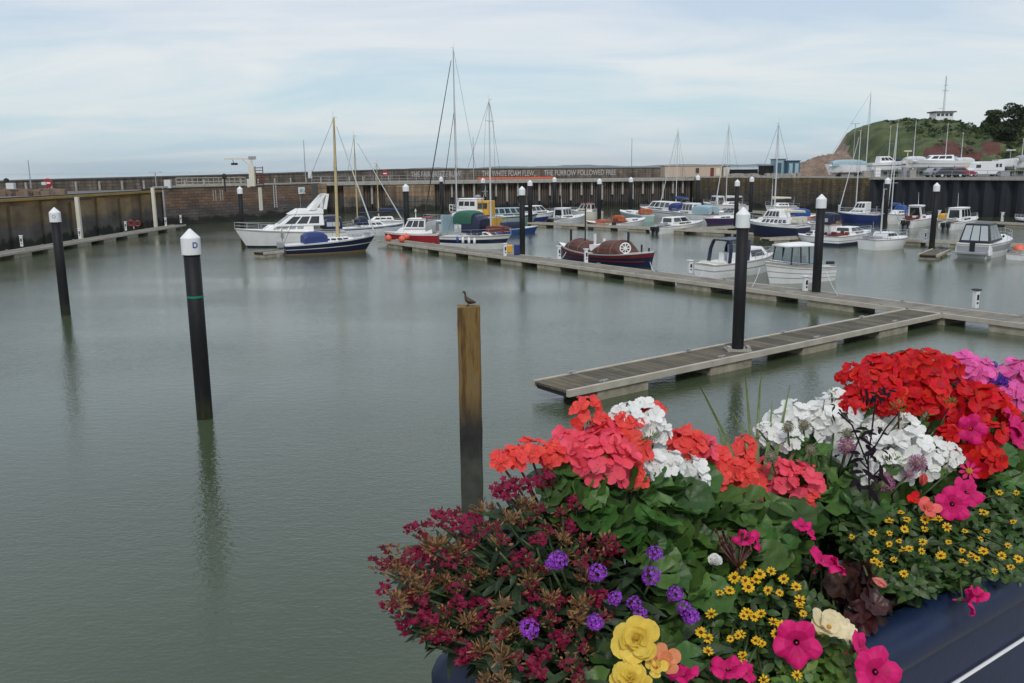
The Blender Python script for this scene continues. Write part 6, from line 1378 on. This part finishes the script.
# --- red geranium
t = plant('geranium', 'scarlet red geranium forming the highest mound at the right', (920, 400))
head(t, [spiky('bud_green', 26, 1.0)], 898, 408, 20, du=-.04, lean=.9); head(t, [spiky('bud_green', 26, 1.0)], 950, 402, 20, du=-.04, lean=.9)
for x, y, d in ((843, 370, 20), (853, 364, 24), (866, 372, 34), (880, 360, 38), (896, 362, 40), (912, 357, 38), (930, 356, 38), (947, 358, 34), (862, 386, 38), (885, 384, 44), (908, 378, 46), (930, 380, 52), (905, 400, 46), (924, 396, 46), (950, 380, 36), (962, 392, 38), (980, 398, 42), (993, 402, 40), (850, 402, 34), (870, 404, 34), (888, 404, 30), (935, 405, 34), (1002, 416, 36), (955, 424, 34), (962, 446, 48), (985, 456, 44), (1010, 440, 36), (1022, 470, 40), (990, 430, 36), (975, 415, 30), (948, 432, 26), (1035, 440, 50)): head(t, GER['red'], x, y + (8 if y < 395 else 3), d * .86, du=U(-.02, .02), up=.6, lean=.8)
foliage(t, 'ger', [(850, 375), (900, 360), (960, 370), (1030, 390), (1040, 500), (960, 490), (900, 420), (860, 410)], 90, 'l_ger', .024, (.02, .06), 9); foliage(t, 'ger', [(850, 375), (900, 362), (960, 372), (1030, 390), (1040, 500), (960, 490), (900, 420)], 110, 'l_shaded', .025, (.06, .12), 6, 'inner_foliage'); foliage(t, 'ger', [(990, 455), (1030, 450), (1030, 490), (1000, 485)], 14, 'l_ger', .027, (-.01, .01), 9, 'front_leaves')
finish(t, 'stem_red')
t = plant('geranium', 'bright pink geranium at the upper right edge beside violet flowers', (1000, 385))
for x, y, d in ((962, 365, 28), (972, 374, 34), (984, 370, 24), (1014, 374, 34), (1010, 396, 34), (1022, 388, 36), (1000, 398, 22)): head(t, GER['pink'], x, y, d, up=.6, lean=.8)
finish(t, 'stem_red')
t = plant('verbena', 'small violet flower heads between the pink geranium heads at the upper right', (990, 378))
for x, y, d in ((985, 365, 15), (993, 365, 10), (995, 378, 20), (1004, 383, 18), (988, 380, 14)): head(t, VIO, x, y, d)
finish(t)
# --- purple verbena centre
t = plant('verbena', 'purple verbena with round heads on thin stems in front of the crimson clump', (620, 590))
for x, y, d in ((558, 560, 22), (597, 573, 22), (651, 576, 24), (655, 553, 19), (615, 598, 18), (634, 603, 18), (640, 614, 17), (675, 594, 19), (684, 608, 18), (691, 616, 20), (529, 628, 24), (595, 622, 20), (550, 564, 12), (637, 668, 12)): head(t, VER, x, y, d, up=.5, lean=.9, du=-.03, stemlen=.14)
foliage(t, 'lance', [(560, 570), (620, 560), (700, 600), (700, 683), (560, 683)], 130, 'l_lance', .05, (.0, .09)); foliage(t, 'lance', [(590, 590), (720, 590), (720, 690), (590, 690)], 200, 'l_shaded', .05, (.04, .14), name='inner_foliage'); finish(t)
t = thing('verbena', 'single mauve pink pompom flower in front of the right scalloped leaves', 'flowering plant', place_on(884, 483) - Vector((0, 0, .1)) - NRM * -.02)
PM = [pom('p_mauve')]; GP = [pom('grey_pom')]; PLC[t.name] = (t, MB(), MB()); head(t, PM, 884, 483, 22, up=.4, lean=1, du=-.01); finish(t)
t = plant('scabious', 'round grey green scabious seed heads with mauve ones over the white geranium', (830, 440))
for x, y, d, m_ in ((771, 457, 15, GP), (804, 425, 12, GP), (788, 428, 12, GP), (811, 450, 13, GP), (848, 434, 13, GP), (847, 447, 18, PM), (918, 463, 18, PM), (909, 474, 10, PM), (886, 476, 9, PM)): head(t, m_, x, y, d, up=.4, lean=1, du=-.04, stemlen=.12)
finish(t)
# --- petunias
t = plant('petunia', 'magenta petunias hanging over the front of the trough at the bottom right', (830, 620))
for x, y, d, n_ in ((797, 643, 46, (-.1, -.9, .35)), (877, 672, 48, (.15, -.8, .5)), (862, 648, 34, (.6, -.4, .5)), (824, 560, 34, (.5, -.2, .9)), (838, 566, 22, (.6, .1, .3)), (728, 668, 36, (-.1, -.1, 1)), (748, 672, 22, (.5, -.4, .4)), (683, 674, 32, (-.2, .1, 1)), (745, 538, 24, (-.3, -.2, .9)), (757, 541, 22, (.7, -.3, .2)), (802, 525, 18, (0, -.3, 1)), (811, 532, 16, (.5, -.3, .3))): head(t, PET, x, y, d, nrm=Vector(n_), pname='flower', du=-.03, stemlen=.06)
foliage(t, 'small', [(780, 640), (830, 630), (860, 660), (860, 690), (780, 690)], 190, 'l_bright', .02, (-.01, .06)); foliage(t, 'small', [(690, 655), (790, 650), (800, 690), (690, 690)], 160, 'l_small', .02, (.0, .08), name='shade_leaves'); finish(t)
t = plant('petunia', 'pair of magenta petunias among yellow daisies at the right', (962, 495))
for x, y, d, n_ in ((953, 504, 34, (-.1, -.8, .45)), (968, 492, 32, (.2, -.6, .6))): head(t, PET, x, y, d, nrm=Vector(n_), pname='flower', du=-.03)
finish(t)
t = plant('petunia', 'magenta petunias beside the red geranium near the right edge', (990, 430))
for x, y, d, n_ in ((972, 429, 30, (0, -.9, .3)), (1014, 424, 34, (.7, -.3, .5)), (1022, 434, 36, (.3, -.6, .5))): head(t, PET, x, y, d, nrm=Vector(n_), pname='flower', du=-.03)
o, p = head(t, [daisy('p_magenta', 'centre_yellow', 8)], 969, 471, 22, up=.4, lean=1, pname='flower', du=-.03); finish(t)
t = plant('petunia', 'single magenta petunia drooping over the blue side of the trough', (972, 600))
head(t, PET, 971, 601, 30, nrm=Vector((.75, -.35, .1)), pname='flower', du=-.01, stemlen=.06); head(t, PET, 977, 595, 22, nrm=Vector((-.2, -.2, 1)), pname='flower', du=-.01, stemlen=.04); finish(t)
# --- creeping zinnia
t = plant('creeping_zinnia', 'mat of small yellow daisies with dark eyes at the bottom centre', (760, 610))
ZL = [(700, 600), (722, 565), (770, 565), (800, 590), (830, 605), (830, 640), (770, 660), (705, 660)]
yl = [(740, 563), (733, 578), (744, 580), (730, 590), (722, 592), (712, 616), (746, 612), (702, 632), (741, 634), (732, 640), (756, 639), (744, 656), (708, 650), (760, 573), (758, 580), (770, 570), (784, 580), (797, 586), (768, 590), (780, 593), (800, 607), (804, 614), (762, 614), (745, 616), (754, 618), (782, 627), (775, 622), (740, 637), (757, 640), (762, 645), (743, 660), (796, 676), (765, 681), (822, 632), (778, 632), (800, 599), (750, 588), (708, 640)]
for x, y in yl: head(t, DAI, x + U(-2, 2), y + U(-2, 2), U(8.5, 14), pname='flower', du=-.025, up=U(.4, 1.2), lean=U(.3, 1), stemlen=.03)
foliage(t, 'small', ZL + [], 420, 'l_small', .019, (-.005, .05)); foliage(t, 'small', [(695, 590), (722, 555), (830, 560), (840, 660), (790, 683), (695, 683)], 520, 'l_shaded', .022, (.03, .11), name='inner_foliage'); finish(t)
t = plant('creeping_zinnia', 'wide mat of small yellow daisies along the rim at the right', (930, 540))
ZR = [(826, 520), (850, 510), (900, 500), (960, 500), (1030, 478), (1030, 575), (985, 590), (950, 588), (915, 600), (885, 598), (850, 560)]
yr = [(998, 491), (1018, 494), (984, 511), (902, 513), (890, 522), (903, 530), (905, 521), (925, 519), (932, 520), (940, 517), (948, 528), (925, 528), (852, 537), (872, 532), (897, 541), (891, 545), (902, 550), (909, 547), (922, 541), (922, 551), (895, 559), (875, 551), (874, 563), (880, 564), (904, 573), (939, 555), (943, 556), (962, 552), (963, 563), (972, 556), (977, 560), (979, 540), (988, 530), (1009, 544), (1009, 566), (1018, 558), (993, 570), (1015, 521), (890, 532), (958, 517), (966, 530), (985, 552), (948, 543), (1000, 556)]
for x, y in yr: head(t, DAI, x + U(-2, 2), y + U(-2, 2), U(6.5, 11), pname='flower', du=-.02, up=U(.5, 1.2), lean=U(.3, .9), stemlen=.03)
foliage(t, 'small', ZR, 850, 'l_small', .019, (-.005, .04)); foliage(t, 'small', [(820, 500), (1035, 470), (1035, 580), (960, 585), (905, 605), (880, 612), (850, 590)], 700, 'l_shaded', .024, (.03, .10), name='inner_foliage'); finish(t)
# --- begonias
t = plant('begonia', 'two large double yellow begonia flowers at the bottom centre', (640, 655))
BG = [begonia('p_begonia') for _ in range(2)]
head(t, BG, 636, 640, 46, nrm=Vector((-.1, -.75, .55)), pname='flower', du=-.05); head(t, BG, 631, 681, 42, nrm=Vector((-.1, -.45, .9)), pname='flower', du=-.04)
foliage(t, 'ger', [(640, 620), (690, 630), (690, 690), (600, 690), (600, 650)], 30, 'l_ger', .022, (.0, .04), 8); finish(t)
t = plant('begonia', 'peach coloured begonia flower beside the yellow begonias', (662, 662))
head(t, [begonia('p_peach', ((1, 4, .1), (.7, 3, .5)))], 664, 662, 34, nrm=Vector((.1, -.6, .6)), pname='flower', du=-.05); head(t, [begonia('p_begonia', ((1, 3, .1), (.7, 3, .5)))], 657, 668, 24, nrm=Vector((-.3, -.6, .6)), pname='flower', du=-.05); finish(t)
t = plant('begonia', 'salmon pink begonia bud with dark bronze leaves above the trough rim', (875, 590))
head(t, [trumpet_bud('p_salmonlight')], 872, 578, 19, nrm=Vector((.75, -.35, -.35)), pname='flower', du=-.03); mb = MB(); base = Vector(t.location)
for (x, y) in sample([(838, 568), (868, 572), (880, 600), (868, 632), (846, 605)], 34, 5):
    p = place_on(x, y, U(-.02, .05)); ger_leaf(mb, Matrix.Translation(p - base) @ orient((U(-.9, .9), -.6, U(.0, .9))), U(.014, .024))
mb.build('foliage', 'l_red', t, True); finish(t)
t = plant('begonia', 'orange salmon begonia blooms above the yellow daisies left of the petunia pair', (925, 490))
head(t, [trumpet_bud('p_salmon')], 922, 486, 18, nrm=Vector((0, -.2, 1)), pname='flower', du=-.03); head(t, [begonia('p_salmon', ((1, 4, .1), (.6, 3, .6)))], 927, 508, 24, nrm=Vector((0, -.6, .6)), pname='flower', du=-.03); head(t, [begonia('p_red', ((1, 4, .2),))], 915, 500, 18, nrm=Vector((0, -.6, .6)), pname='flower', du=-.02); finish(t)
t = plant('gazania', 'ragged cream and yellow flower just above the bottom petunias', (830, 628))
head(t, [begonia('p_cream', ((1, 6, .15), (.7, 4, .5)), 'centre_yellow')], 828, 628, 40, nrm=Vector((.1, -.5, .7)), pname='flower', du=-.03); head(t, [begonia('p_cream', ((1, 5, .1),), 'centre_yellow')], 845, 634, 28, nrm=Vector((.5, -.5, .6)), pname='flower', du=-.02); finish(t)
t = plant('rose', 'small greenish white bud above the small yellow daisies', (714, 563))
head(t, [begonia('p_cream' if False else 'p_white', ((1, 5, .5), (.8, 5, .9), (.5, 4, 1.2)))], 714, 563, 20, nrm=Vector((0, -.5, .8)), pname='flower', du=-.03); finish(t)
# --- seed heads, dark leaved plant, grass
t = plant('cranesbill', 'brown red bunch of faded geranium stalks beside the small petunias', (735, 550)); mb = MB(); base = Vector(t.location)
p0 = place_on(738, 568, -.03)
for k in range(28):
    q = place_on(U(716, 752), U(532, 552), U(-.05, -.01)); mb.tube(p0 - base, q - base, .0011, .0014, 4); mb.tube(q - base, q - base + Vector((U(-.003, .003), 0, .006)), .0022, .001, 4)
mb.tube(p0 - base, p0 - base + Vector((0, .05, -.12)), .002, .002, 5); mb.build('stalks', 'stem_red', t, True)
t = plant('basil', 'upright dark purple black leaved stem in front of the white and red geraniums', (870, 440)); mb = MB(); base = Vector(t.location)
for path_ in (((870, 500), (868, 460), (872, 430), (876, 396)), ((868, 465), (852, 425), (838, 412)), ((870, 455), (886, 428), (898, 414)), ((869, 470), (858, 458)), ((869, 480), (884, 465))):
    pts = [place_on(x, y, -.045) - base for x, y in path_]; mb.path(pts, .0013, 5)
mb.build('stems', 'l_black', t, True); mb = MB()
for x, y, s_ in ((876, 394, .028), (870, 398, .026), (882, 398, .026), (876, 386, .02), (886, 390, .02), (866, 392, .02), (838, 410, .016), (834, 414, .014), (870, 432, .03), (862, 436, .028), (880, 436, .026), (864, 458, .034), (878, 462, .03), (860, 470, .034), (882, 476, .03), (874, 448, .03), (898, 414, .012), (856, 480, .03), (872, 490, .034), (890, 452, .02)):
    for k in range(3):
        p = place_on(x + U(-4, 4), y + U(-4, 4), -.045); lance_leaf(mb, Matrix.Translation(p - base) @ orient((U(-.6, .6), -.5, .7)), s_ * U(.5, .8), s_ * .22, .5)
mb.build('foliage', 'l_black', t, True)
t = plant('ornamental_grass', 'tall yellowish green grass blades rising between the coral and white geraniums', (745, 470), 'grass'); base = Vector(t.location); mb = MB()
for path_ in (((757, 468), (750, 430), (746, 385), (745, 374)), ((752, 475), (745, 435), (733, 412)), ((757, 480), (758, 420), (760, 385), (762, 372)), ((738, 470), (722, 430), (706, 398), (696, 380)), ((765, 470), (770, 430), (772, 400)), ((775, 460), (783, 420), (790, 385)), ((730, 465), (722, 440), (718, 428)), ((785, 470), (800, 440), (808, 422)), ((800, 468), (812, 446), (822, 438)), ((770, 480), (776, 450), (786, 430)), ((748, 480), (735, 460), (728, 440))):
    pts = [place_on(x, y, -.01) - base for x, y in path_]
    rows = []
    for i, p in enumerate(pts):
        w_ = .0035 * (1 - i / (len(pts) - .6)); rows.append([p + Vector((-w_, 0, 0)), p + Vector((0, .001, 0)), p + Vector((w_, .0, 0))])
    mb.rings(rows, False, False)
mb.build('blades', 'grass', t, True)
print('objects', len(bpy.data.objects))
